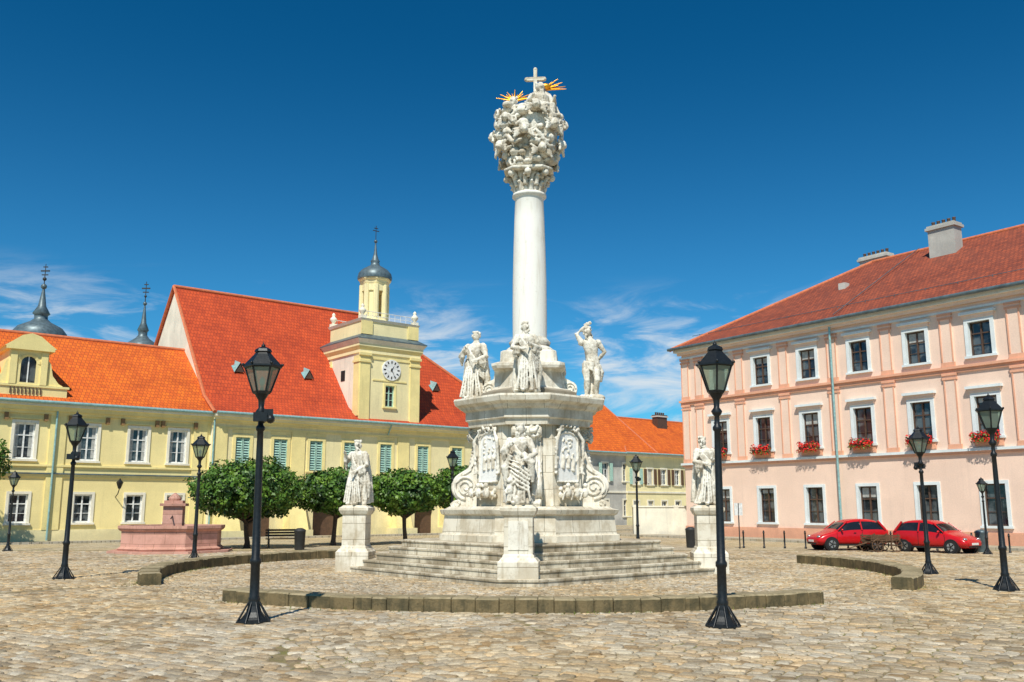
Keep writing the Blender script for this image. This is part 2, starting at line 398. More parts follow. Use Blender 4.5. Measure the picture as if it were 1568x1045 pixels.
for z,h,o,mt in ((4.72,.13,.12,'pink_trim'),(4.85,.14,.2,'pale_trim'),(9.0,.2,.10,'pink_trim'),(9.2,.14,.2,'pink_trim'),(12.25,.12,.12,'pale_trim'),(12.55,.2,.22,'pink_wall'),(12.75,.2,.40,'pale_trim')):
    mb.box(W0-o,L,-o,0,z,z+h,mt)
px=[W0+.35]+[3.7-1.785+3.57*k for k in range(0,13)]
for x in px:
    for z0,z1 in ((5.0,9.0),(9.34,12.25)):
        mb.box(x-.34,x+.34,-.085,0,z0,z1,'pink_wall'); mb.box(x-.40,x+.40,-.13,0,z1-.34,z1-.22,'pink_trim'); mb.box(x-.37,x+.37,-.11,0,z0,z0+.25,'pink_trim')
        mb.box(x-.40,x+.40,-.15,0,z1-.12,z1-.003,'pink_trim')
        for s in (-1,1): mb.box(x+s*.3-.035,x+s*.3+.035,-.11,-.085,z0+.3,z1-.36,'pink_trim')
mb.obj('cornices_and_trim',pk)
mb=MB()
mb.tube((12.75,-.3,.1),(12.75,-.3,12.6),.07,.07,'gutter'); mb.tube((31,-.3,.1),(31,-.3,12.6),.07,.07,'gutter')
mb.tube((-.3,-.72,12.98),(L,-.72,12.98),.11,.11,'copper_grey')
mb.obj('gutters',pk)
mb=MB(); o=.6; rz=18.7
A=(W0-o,-o,12.96);B=(L+o,-o,12.96);C=(L+o,D+o,12.96);Dd=(W0-o,D+o,12.96);E=(10,9,rz);F=(L-9,9,rz)
mb.quad(A,B,F,E,'roof_dull'); mb.quad(C,Dd,E,F,'roof_dull'); mb.add([Dd,A,E],[[0,1,2]],'roof_dull'); mb.add([B,C,F],[[0,1,2]],'roof_dull')
mb.quad(A,Dd,C,B,'brown_frame')
for p,q in ((A,E),(E,F),(Dd,E)):
    mb.tube(p,q,.13,.13,'roof_edge',6)
mb.tube((13.0,-.2,13.35),(13.6,8.8,18.85),.025,.025,'copper_grey',5)
for y in (1.2,): 
    mb.tube((.3,y,14.1+.02),(L,y,14.12),.02,.02,'copper_grey',5)
    for i in range(24): mb.tube((i*1.9+1,y,13.98),(i*1.9+1,y,14.16),.02,.02,'copper_grey',4)
mb.obj('hip_roof',pk)
mb=MB()
def chimney(mb,x,y,z0,z1,w,d,mat='white_wall'):
    mb.box(x-w/2,x+w/2,y-d/2,y+d/2,z0,z1-.62,mat); mb.box(x-w/2-.12,x+w/2+.12,y-d/2-.12,y+d/2+.12,z1-.62,z1-.45,'grey_wall')
    mb.box(x-w/2-.04,x+w/2+.04,y-d/2-.04,y+d/2+.04,z1-.45,z1-.32,mat)
    k=int(w/.32)
    for i in range(k):
        xx=x-w/2+(i+.5)*w/k; mb.lathe(xx,y,[(.11,z1-.33),(.10,z1-.05),(.13,z1),(.09,z1+.02)],8,'brown_frame')
chimney(mb,16.2,7.3,17.0,19.8,1.7,.9,'grey_wall'); chimney(mb,9.3,10.6,16.8,19.9,2.1,.9,'grey_wall')
mb.box(10.2,10.7,4.6,5.1,15.9,16.5,'grey_wall'); mb.obj('chimneys',pk)
mb=MB()
def leaves(mb,c,r,n,size,mats,shell=.0):
    for i in range(n):
        v=Vector((R.gauss(0,1),R.gauss(0,1),R.gauss(0,1))); v.normalize()
        k=(R.random()**.4)*(1-shell)+shell
        p=Vector((c[0]+v.x*r[0]*k,c[1]+v.y*r[1]*k,c[2]+v.z*r[2]*k))
        nn=(v+Vector((R.uniform(-1,1),R.uniform(-1,1),R.uniform(-.6,1.2)))).normalized()
        a=nn.orthogonal().normalized(); a.rotate(Matrix.Rotation(R.uniform(0,6.28),3,nn)); b=nn.cross(a); s=size*R.uniform(.6,1.3)
        mb.add([p-a*s,p+b*s*.55+nn*s*.1,p+a*s,p-b*s*.55+nn*s*.1],[[0,1,2,3]],R.choice(mats))
for x in xs:
    mb.box(x-.62,x+.62,-.50,-.20,5.40,5.58,'brown_frame')
    for i in range(5):
        leaves(mb,(x-.56+i*.28,-.42,5.62+R.uniform(-.03,.05)),(.24,.24,R.uniform(.2,.32)),75,.07,['flower_red','flower_red','flower_red','leaf'])
        leaves(mb,(x-.56+i*.28,-.56,5.38),(.2,.12,.17),35,.06,['flower_red','flower_red','leaf','leaf_light'])
mb.obj('flower_boxes',pk)
g=MB(); g.box(-12,L,-2.6,-.071,-.3,.12,'pavement_slabs'); o=g.obj('pavement',None,PO,math.atan2(-.815,.58))

# ------------------------------------------------------------------ yellow townhouse (left)
YR=math.atan2(.631,.776); YO=(-28.9,52.9,0)
yl=empty('yellow_townhouse',YO,YR)
mb=MB(); X0,X1=-16,11.7
ux=[-11.6,-8.7,-5.8,-2.4,.68,4.15,7.13,9.6]; ops=[]
for x in ux: ops+= [(x-.55,x+.55,4.75,6.85),(x-.5,x+.5,1.1,2.75)]
wall(mb,X0,X1,0,8.1,ops,0,'yellow_wall',.2,'white_wall')
mb.quad((X1,0,0),(X1,12,0),(X1,12,8.1),(X1,0,8.1),'yellow_wall'); mb.quad((X0,0,0),(X0,0,8.1),(X0,12,8.1),(X0,12,0),'yellow_wall'); mb.quad((X0,12,0),(X0,12,8.1),(X1,12,8.1),(X1,12,0),'yellow_wall')
mb.obj('walls',yl)
mb=MB()
for x in ux:
    window(mb,x-.55,x+.55,4.75,6.85,0,.2,'white_frame',fw=.1); window(mb,x-.5,x+.5,1.1,2.75,0,.2,'white_frame',fw=.09)
    mb.box(x-.44,x-.28,.165,.18,4.9,6.75,'curtain'); mb.box(x+.27,x+.44,.165,.18,4.9,6.75,'curtain')
mb.obj('windows',yl)
mb=MB()
for x in ux:
    surround(mb,x-.55,x+.55,4.75,6.85,0,.16,'white_wall',.07); surround(mb,x-.5,x+.5,1.1,2.75,0,.15,'white_wall',.06)
    mb.box(x-.85,x+.85,-.14,0,7.06,7.14,'yellow_trim')
    for xx in (x-1.15,x+.95): mb.box(xx,xx+.2,-.22,0,7.0,7.4,'bracket_brown')
mb.box(X0,X1,-.1,0,3.75,3.9,'yellow_trim'); mb.box(X0,X1,-.18,0,3.9,3.98,'copper_grey'); mb.box(X0,X1,-.12,0,4.35,4.47,'yellow_trim')
mb.box(X0,X1,-.15,0,7.4,7.6,'yellow_trim'); mb.box(X0,X1,-.3,0,7.6,7.85,'yellow_trim'); mb.box(X0,X1,-.45,0,7.85,8.05,'white_wall')
mb.box(X0,X1,-.06,0,0,.7,'cream_wall')
for x in (2.45,11.0): mb.box(x-.45,x+.45,-.09,0,.7,7.4,'yellow_trim')
mb.obj('cornices_and_trim',yl)
mb=MB(); mb.tube((2.3,-.22,.1),(2.3,-.22,7.9),.06,.06,'gutter'); mb.tube((X0,-.6,8.08),(X1,-.6,8.08),.1,.1,'gutter'); mb.obj('gutters',yl)
mb=MB()
mb.quad((X0,-.6,8.1),(X1,-.6,8.1),(X1,.6,8.85),(X0,.6,8.85),'roof_orange'); mb.quad((X0,.6,8.85),(X1,.6,8.85),(X1,6,13.1),(X0,6,13.1),'roof_orange')
mb.quad((X1,12.5,8.1),(X0,12.5,8.1),(X0,6,13.1),(X1,6,13.1),'roof_orange'); mb.add([(X0,0,8.1),(X0,6,13.1),(X0,12,8.1)],[[0,1,2]],'yellow_wall')
mb.tube((X0,6,13.12),(X1,6,13.12),.13,.13,'roof_edge',6); mb.obj('gable_roof',yl)
mb=MB(); dx=.55
mb.box(dx-2.6,dx+2.6,-.16,1.2,8.1,8.35,'yellow_trim'); mb.box(dx-2.2,dx+2.2,-.05,2.0,8.35,8.95,'yellow_wall'); mb.box(dx-2.3,dx+2.3,-.12,1.5,8.95,9.08,'yellow_trim')
mb.box(dx-1.05,dx-.42,-.06,4,9.08,11.1,'yellow_wall'); mb.box(dx+.42,dx+1.05,-.06,4,9.08,11.1,'yellow_wall'); mb.box(dx-.42,dx+.42,-.06,4,10.75,11.1,'yellow_wall')
mb.box(dx-.42,dx+.42,-.06,.2,9.08,9.2,'yellow_wall')
mb.quad((dx-.42,.1,9.2),(dx+.42,.1,9.2),(dx+.42,.1,10.75),(dx-.42,.1,10.75),'window_glass'); mb.box(dx-.03,dx+.03,.03,.09,9.2,10.75,'white_frame')
for i in range(7):
    a0=pi*i/7;a1=pi*(i+1)/7
    mb.add([(dx+.42*math.cos(a),-.05,10.32+.42*math.sin(a)) for a in (a0,a1)]+[(dx+.6*math.cos(a),-.12,10.32+.55*math.sin(a)) for a in (a1,a0)],[[0,1,2,3]],'yellow_trim')
for s in (-1,1):
    for yy in (0,.5): mb.add([(dx+s*1.05,yy,9.08),(dx+s*2.0,yy,9.08),(dx+s*1.7,yy,9.25),(dx+s*1.35,yy,9.7),(dx+s*1.2,yy,10.4),(dx+s*1.05,yy,10.6)],[[0,1,2,3,4,5]],'yellow_trim')
    mb.box(dx+s*.82-.18,dx+s*.82+.18,-.14,0,9.08,11.0,'yellow_trim')
mb.box(dx-1.3,dx+1.3,-.3,4,11.1,11.25,'yellow_trim')
pts=[(dx-1.4,11.25),(dx+1.4,11.25),(dx+1.0,11.55),(dx+.5,11.95),(dx,12.1),(dx-.5,11.95),(dx-1.0,11.55)]
mb.add([(x,-.3,z) for x,z in pts]+[(x,4.6,z) for x,z in pts],[list(range(7)),[13,12,11,10,9,8,7]]+[[i,i+7,(i+1)%7+7,(i+1)%7] for i in range(7)],'yellow_trim')
for i in range(9): mb.box(dx-.9+.2*i,dx-.84+.2*i,-.14,-.1,8.5,8.9,'brown_frame')
mb.obj('baroque_dormer',yl,recalc=False)

# ------------------------------------------------------------------ clock tower guardhouse
gh=empty('clock_tower_guardhouse',YO,YR)
mb=MB(); X0,X1=11.7,39.4; yf=-.3; D=17.4; EZ=8.15
wx=[13.8,16.5,19.2,21.9,24.9,28.2,31.4,34.5,37.4]; ops=[(x-.5,x+.5,4.5,6.6) for x in wx]
ax=[15.3,20.2,23.2,28.6,32.2,35.8]; ops+=[(x-1.05,x+1.05,.02,3.3) for x in ax]
wall(mb,X0,X1,0,EZ,ops,yf,'cream_wall',.35)
for x in ax:
    for s in (-1,1):
        n=8; pts=[(x+s*1.05,3.3)]+[(x+s*1.05*math.cos(pi/2*i/n),2.3+1.0*math.sin(pi/2*i/n)) for i in range(n+1)]
        mb.add([(p[0],yf+.003,p[1]) for p in pts],[list(range(len(pts)))],'cream_wall'); 
    mb.quad((x-1.05,yf+.9,0),(x+1.05,yf+.9,0),(x+1.05,yf+.9,3.3),(x-1.05,yf+.9,3.3),'brown_frame')
    mb.quad((x-1.05,yf+.35,0),(x-1.05,yf+.9,0),(x-1.05,yf+.9,3.3),(x-1.05,yf+.35,3.3),'cream_wall')
    mb.quad((x+1.05,yf+.35,0),(x+1.05,yf+.9,0),(x+1.05,yf+.9,3.3),(x+1.05,yf+.35,3.3),'cream_wall')
sl=(18.3-9.35)/(8.7-1.2)
mb.add([(X0,yf,0),(X0,yf,EZ),(X0,1.2,9.3),(X0,8.7,18.28),(X0,16.2,9.3),(X0,17.7,EZ),(X0,17.7,0)],[[0,1,2,3,4,5,6]],'white_wall')
mb.quad((X1,yf,0),(X1,17.7,0),(X1,17.7,EZ),(X1,yf,EZ),'cream_wall'); mb.quad((X0,17.7,0),(X0,17.7,EZ),(X1,17.7,EZ),(X1,17.7,0),'cream_wall')
mb.obj('walls',gh)
mb=MB()
for x in wx:
    window(mb,x-.5,x+.5,4.5,6.6,yf,.35,'white_frame')
    for s in (-1,1):
        a=x+(-.49 if s<0 else .02); 
        for k in range(12): 
            z=4.55+k*.17; mb.add([(a,yf+.10,z),(a+.47,yf+.10,z),(a+.47,yf+.02,z+.02),(a,yf+.02,z+.02),(a,yf+.12,z+.16),(a+.47,yf+.12,z+.16)],[[3,2,5,4]],'teal_shutter')
        mb.box(a,a+.05,yf+.01,yf+.13,4.5,6.6,'teal_shutter'); mb.box(a+.42,a+.47,yf+.01,yf+.13,4.5,6.6,'teal_shutter')
mb.obj('shuttered_windows',gh)
mb=MB()
for x in wx: surround(mb,x-.5,x+.5,4.5,6.6,yf,.2,'yellow_trim',.06); mb.box(x-.75,x+.75,yf-.04,yf,3.75,4.25,'yellow_trim'); mb.box(x-.75,x+.75,yf-.04,yf,6.9,7.1,'yellow_trim')
for z,h,o,mt in ((3.45,.2,.14,'yellow_trim'),(7.15,.12,.08,'yellow_trim'),(7.5,.2,.16,'yellow_trim'),(7.7,.2,.32,'cream_wall'),(7.9,.2,.5,'white_wall')): mb.box(X0-.05,X1,yf-o,yf,z,z+h,mt)
for x in (12.2,17.8,26.4,39): mb.box(x-.5,x+.5,yf-.10,yf,3.66,7.15,'yellow_trim')
for x in (12.8,17.6,26.0,30.4,34):
    mb.add([(x-.7,yf-1.35,0),(x+.7,yf-1.35,0),(x+.7,yf,0),(x-.7,yf,0),(x-.5,yf-.35,3.2),(x+.5,yf-.35,3.2),(x+.5,yf,3.2),(x-.5,yf,3.2)],[[4,5,6,7],[0,1,5,4],[1,2,6,5],[3,0,4,7]],'yellow_trim')
    mb.box(x-.85,x+.85,yf-1.5,yf,-.1,.5,'cream_wall')
mb.obj('buttresses_and_trim',gh)
mb=MB(); xo=X0-.15
def strip(p0,p1,q1,q0): mb.quad(p0,p1,q1,q0,'roof_red')
strip((xo,-.85,8.12),(X1+.5,-.85,8.12),(X1-.9,1.2,9.35),(xo,1.2,9.35)); strip((xo,1.2,9.35),(X1-.9,1.2,9.35),(27.8,8.7,18.3),(xo,8.7,18.3))
strip((X1+.5,18.2,8.12),(xo,18.2,8.12),(xo,16.2,9.35),(X1-.9,16.2,9.35)); strip((X1-.9,16.2,9.35),(xo,16.2,9.35),(xo,8.7,18.3),(27.8,8.7,18.3))
strip((X1+.5,-.85,8.12),(X1+.5,18.2,8.12),(X1-.9,16.2,9.35),(X1-.9,1.2,9.35)); mb.add([(X1-.9,1.2,9.35),(X1-.9,16.2,9.35),(27.8,8.7,18.3)],[[0,1,2]],'roof_red')
mb.path([(xo,-.85,8.14),(xo,1.2,9.4),(xo,8.7,18.35),(xo,16.2,9.4)],.12,6,'roof_edge',False)
mb.tube((xo,8.7,18.34),(27.8,8.7,18.34),.14,.14,'roof_edge',6); mb.tube((27.8,8.7,18.34),(X1-.9,1.2,9.38),.14,.14,'roof_edge',6)
for x,y in ((14.6,3.0),(20.0,3.0),(31.5,3.0)):
    z=9.35+(y-1.2)*sl
    mb.add([(x-.42,y-.25,z-.1),(x+.42,y-.25,z-.1),(x,y-.25,z+.62),(x-.42,y+.9,z+.9),(x+.42,y+.9,z+.9),(x,y+.9,z+.95)],[[0,3,5,2],[1,2,5,4]],'gutter')
    mb.add([(x-.34,y-.2,z-.05),(x+.34,y-.2,z-.05),(x,y-.2,z+.5)],[[0,1,2]],'brown_frame')
mb.obj('steep_roof',gh)
mb=MB(); mb.tube((X0,-.95,8.12),(X1,-.95,8.12),.1,.1,'gutter'); mb.tube((11.75,-.45,.1),(11.75,-.45,7.9),.06,.06,'gutter'); mb.tube((25.0,-.9,8.0),(25.0,-.42,7.3),.05,.05,'gutter')
mb.obj('gutters',gh)
mb=MB(); a,b=22.5,27.66; tf=yf-.02; tb=4.8; tc_=(a+b)/2
wall(mb,a,b,8.0,14.2,[(24.7,25.5,9.4,11.0)],tf,'cream_wall',.3)
mb.quad((a,tf,8.0),(a,tf,14.2),(a,tb,14.2),(a,tb,8.0),'white_wall'); mb.quad((b,tf,8),(b,tb,8),(b,tb,14.2),(b,tf,14.2),'cream_wall'); mb.quad((a,tb,8),(a,tb,14.2),(b,tb,14.2),(b,tb,8),'cream_wall')
window(mb,24.7,25.5,9.4,11.0,tf,.2,'teal_shutter')
surround(mb,24.7,25.5,9.4,11.0,tf,.15,'yellow_trim')
for x0,x1 in ((a-.05,a+.8),(b-.8,b+.05)): 
    mb.box(x0,x1,tf-.12,tf,8.1,13.1,'yellow_trim'); mb.box(x0-.05,x1+.05,tf-.2,tf,12.6,12.75,'yellow_trim'); mb.box(x0-.08,x1+.08,tf-.24,tf,13.1,13.3,'yellow_trim')
for y0,y1 in ((tf-.05,tf+.75),(tb-.8,tb)): mb.box(a-.12,a,y0,y1,8.6,13.1,'yellow_trim'); mb.box(a-.2,a,y0-.05,y1+.05,12.6,12.75,'yellow_trim')
mb.box(a+.8,b-.8,tf-.06,tf,12.9,13.1,'yellow_trim'); mb.box(a+1.1,b-1.1,tf-.05,tf,11.3,11.4,'yellow_trim')
mb.box(a-.03,a,1.9,2.5,11.4,12.2,'dark')
def ringbox(o0,z0,o1,z1,mat):
    r=lambda o,z:[(a-o,tf-o,z),(b+o,tf-o,z),(b+o,tb+o,z),(a-o,tb+o,z)]
    mb.loft([r(o0,z0),r(o1,z1)],mat)
ringbox(.1,13.3,.1,13.55,'cream_wall'); ringbox(.12,13.55,.25,13.8,'yellow_trim'); ringbox(.25,13.8,.25,14.0,'cream_wall'); ringbox(.25,14.0,.45,14.3,'white_wall'); ringbox(.47,14.3,.47,14.38,'copper_grey'); ringbox(.46,14.38,-.1,14.75,'copper_grey')
ringbox(-.12,14.75,-.12,15.75,'cream_wall'); ringbox(-.05,15.75,.05,15.95,'white_wall')
for s0,s1 in ((a+.05,a+1.0),(b-1.0,b-.05)): mb.box(s0,s1,tf-.0,tf+.1,14.75,15.75,'yellow_trim')
for x in (a+.25,b-.25):
    for y in (tf+.3,tb-.3):
        mb.box(x-.22,x+.22,y-.22,y+.22,15.95,16.2,'white_wall')
        mb.lathe(x,y,[(.08,16.2),(.12,16.28),(.26,16.5),(.28,16.62),(.14,16.76),(.1,16.84),(.15,16.92),(.1,17.02),(.02,17.1)],12,'white_wall')
for y in (tf+.25,tb-.25):
    mb.tube((a+.5,y,16.55),(b-.5,y,16.55),.025,.025,'rail',6); mb.tube((a+.5,y,16.25),(b-.5,y,16.25),.02,.02,'rail',6)
    for i in range(9): x=a+.6+i*(b-a-1.2)/8; mb.tube((x,y,15.95),(x,y,16.55),.018,.018,'rail',5)
mb.obj('clock_tower',gh)
mb=MB(); lx,ly=tc_,2.3
mb.lathe(lx,ly,[(1.25,15.95),(1.25,16.35),(1.15,16.4),(1.15,16.6)],8,'cream_wall',False,pi/8)
for i in range(8):
    an=2*pi*i/8+pi/8
    x,y=lx+.98*math.cos(an),ly+.98*math.sin(an); mb.lathe(x,y,[(.22,16.6),(.22,19.2)],8,'cream_wall',False)
for i in range(8):
    an=2*pi*i/8; 
    if i%2==0: continue
    x,y=lx+.9*math.cos(an),ly+.9*math.sin(an); t=(-math.sin(an),math.cos(an)); 
    mb.quad((x-t[0]*.4,y-t[1]*.4,16.6),(x+t[0]*.4,y+t[1]*.4,16.6),(x+t[0]*.4,y+t[1]*.4,19.2),(x-t[0]*.4,y-t[1]*.4,19.2),'cream_wall')
mb.lathe(lx,ly,[(1.1,18.7),(1.1,19.2),(1.15,19.3),(1.2,19.5),(1.3,19.6),(1.32,19.72)],8,'cream_wall',False,pi/8)
mb.lathe(lx,ly,[(1.34,19.7),(1.38,19.85),(1.30,20.2),(1.05,20.5),(.64,20.75),(.38,20.9),(.32,21.15),(.38,21.25),(.27,21.4),(.15,21.8),(.08,22.4),(.05,22.8)],20,'copper_grey')
mb.ell((lx,ly,22.9),.14,'copper_grey'); mb.tube((lx,ly,23.0),(lx,ly,24.2),.028,.028,'iron'); mb.box(lx-.28,lx+.28,ly-.03,ly+.03,23.75,23.8,'iron'); mb.box(lx-.18,lx+.18,ly-.03,ly+.03,23.96,24.01,'iron')
mb.obj('lantern_turret',gh)
mb=MB(); cz=12.2; cx=tc_+.1
ring=[(cx+.80*math.cos(2*pi*i/40),cz+.80*math.sin(2*pi*i/40)) for i in range(40)]
mb.loft([[(x,tf-.0,z) for x,z in ring],[(x,tf-.1,z) for x,z in ring]],'white_frame')
for i in range(12):
    an=2*pi*i/12; c,s=math.cos(an),math.sin(an); mb.add([(cx+c*.5-s*.05,tf-.11,cz+s*.5+c*.05),(cx+c*.5+s*.05,tf-.11,cz+s*.5-c*.05),(cx+c*.70+s*.05,tf-.11,cz+s*.70-c*.05),(cx+c*.70-s*.05,tf-.11,cz+s*.70+c*.05)],[[0,1,2,3]],'dark')
for an,ln,w in ((math.radians(60),.42,.06),(math.radians(-62),.6,.045)):
    c,s=math.cos(an),math.sin(an); mb.add([(cx-c*.12-s*w,tf-.125,cz-s*.12+c*w),(cx-c*.12+s*w,tf-.125,cz-s*.12-c*w),(cx+c*ln,tf-.125,cz+s*ln)],[[0,1,2]],'dark')
mb.obj('clock_face',gh)
g=MB(); g.box(-30,60,-2.9,-1.81,-.3,.11,'pavement_slabs'); g.obj('pavement',None,YO,YR)

# ------------------------------------------------------------------ background houses
def house(nm,x0,x1,dep,ez,rz,wallm,roofm,wins,ww,wz,hip=3,loc=(8.4,102,0),hip2=None):
    e=empty(nm,loc,YR); mb=MB(); ops=[]
    for x in wins:
        for z0,z1 in wz: ops.append((x-ww,x+ww,z0,z1))
    wall(mb,x0,x1,0,ez,ops,0,wallm,.2)
    mb.quad((x0,0,0),(x0,0,ez),(x0,dep,ez),(x0,dep,0),wallm); mb.quad((x1,0,0),(x1,dep,0),(x1,dep,ez),(x1,0,ez),wallm)
    for o in ops: window(mb,*o,0,.2); surround(mb,*o,0,.16,'white_wall')
    mb.box(x0-.2,x1,-.35,0,ez-.3,ez-.03,'white_wall'); mb.box(x0,x1,-.1,0,3.6,3.8,'white_wall')
    mb.obj('walls',e); mb=MB(); o=.6; m=dep/2; h2=hip if hip2 is None else hip2
    A=(x0-o,-o,ez);B=(x1+.02,-o,ez);C=(x1+.02,dep+o,ez);Dq=(x0-o,dep+o,ez);E=(x0+hip,m,rz);F=(x1-h2,m,rz)
    mb.quad(A,B,F,E,roofm);mb.quad(C,Dq,E,F,roofm);mb.add([Dq,A,E],[[0,1,2]],roofm);mb.add([B,C,F],[[0,1,2]],roofm)
    mb.tube(E,F,.14,.14,'roof_edge',6); mb.tube(A,E,.12,.12,'roof_edge',6); mb.tube(B,F,.12,.12,'roof_edge',6); mb.tube((x0-o,-o-.1,ez-.02),(x1,-o-.1,ez-.02),.1,.1,'gutter',6)
    mb.obj('hip_roof',e); return e
house('corner_house',-12,11,12,8.1,14.6,'grey_wall','roof_orange',[-9,-6,-3,0,2.6,6,9],.5,[(1,2.8),(4.9,6.9)],5,hip2=3.0)
e=house('ochre_house',6.0,34,12.4,8.16,13.0,'cream_wall','roof_orange',[7.5+2.4*i for i in range(11)],.45,[(1.,2.7),(4.6,6.4)],5,loc=(8.46,101.92,0))
mb=MB(); chimney(mb,17.5,5.0,11.0,13.9,1.8,.9,'brown_frame'); mb.obj('chimney',e)
mb=MB()
for x in [2.6]+[7.5+2.4*i for i in range(11)]:
    z0,z1=(4.9,6.9) if x<3 else (4.6,6.4)
    for s in (-1,1): mb.box(x+s*.85-.22,x+s*.85+.22,-.14,-.07,z0,z1,'teal_shutter' if x<8 else 'wood')
mb.box(1.6,2.6,-.1,0,0,2.4,'teal_shutter'); mb.obj('shutters',e)
mb=MB(); mb.box(0,12,0,.3,0,2.0,'white_wall'); mb.box(-.05,12.05,-.06,.36,2.0,2.1,'white_wall')
for i in range(5): mb.box(i*2.9,i*2.9+.35,-.05,.35,0,2.15,'white_wall')
mb.obj('white_garden_wall',None,(8.6,66,0),.05)

# ------------------------------------------------------------------ church domes
def church(loc,w,zb,zt):
    e=empty('church_spire',loc); mb=MB(); h=zt-zb
    mb.box(-w*.42,w*.42,-w*.42,w*.42,0,zb-.3,'cream_wall'); mb.box(-w*.47,w*.47,-w*.47,w*.47,zb-.3,zb,'white_wall'); mb.obj('bell_tower',e)
    mb=MB(); mb.lathe(0,0,[(w*.5,zb),(w*.52,zb+.08*h),(w*.42,zb+.16*h),(w*.20,zb+.23*h),(w*.13,zb+.27*h),(w*.13,zb+.32*h),(w*.17,zb+.34*h),(w*.08,zb+.44*h),(w*.04,zb+.6*h),(w*.02,zb+.68*h)],20,'copper_grey')
    mb.ell((0,0,zb+.7*h),w*.06,'copper_grey'); mb.tube((0,0,zb+.7*h),(0,0,zt),.06,.04,'iron'); mb.ell((0,0,zb+.8*h),w*.04,'iron')
    mb.box(-.5,.5,-.05,.05,zb+.9*h,zb+.917*h,'iron'); mb.box(-.35,.35,-.05,.05,zb+.85*h,zb+.862*h,'iron'); mb.box(-.25,.25,-.05,.05,zb+.955*h,zb+.967*h,'iron')
    mb.obj('onion_dome',e)
church((-52.6,100,0),5.4,20.3,29.0); church((-44.8,109,0),4.0,20.0,29.2)

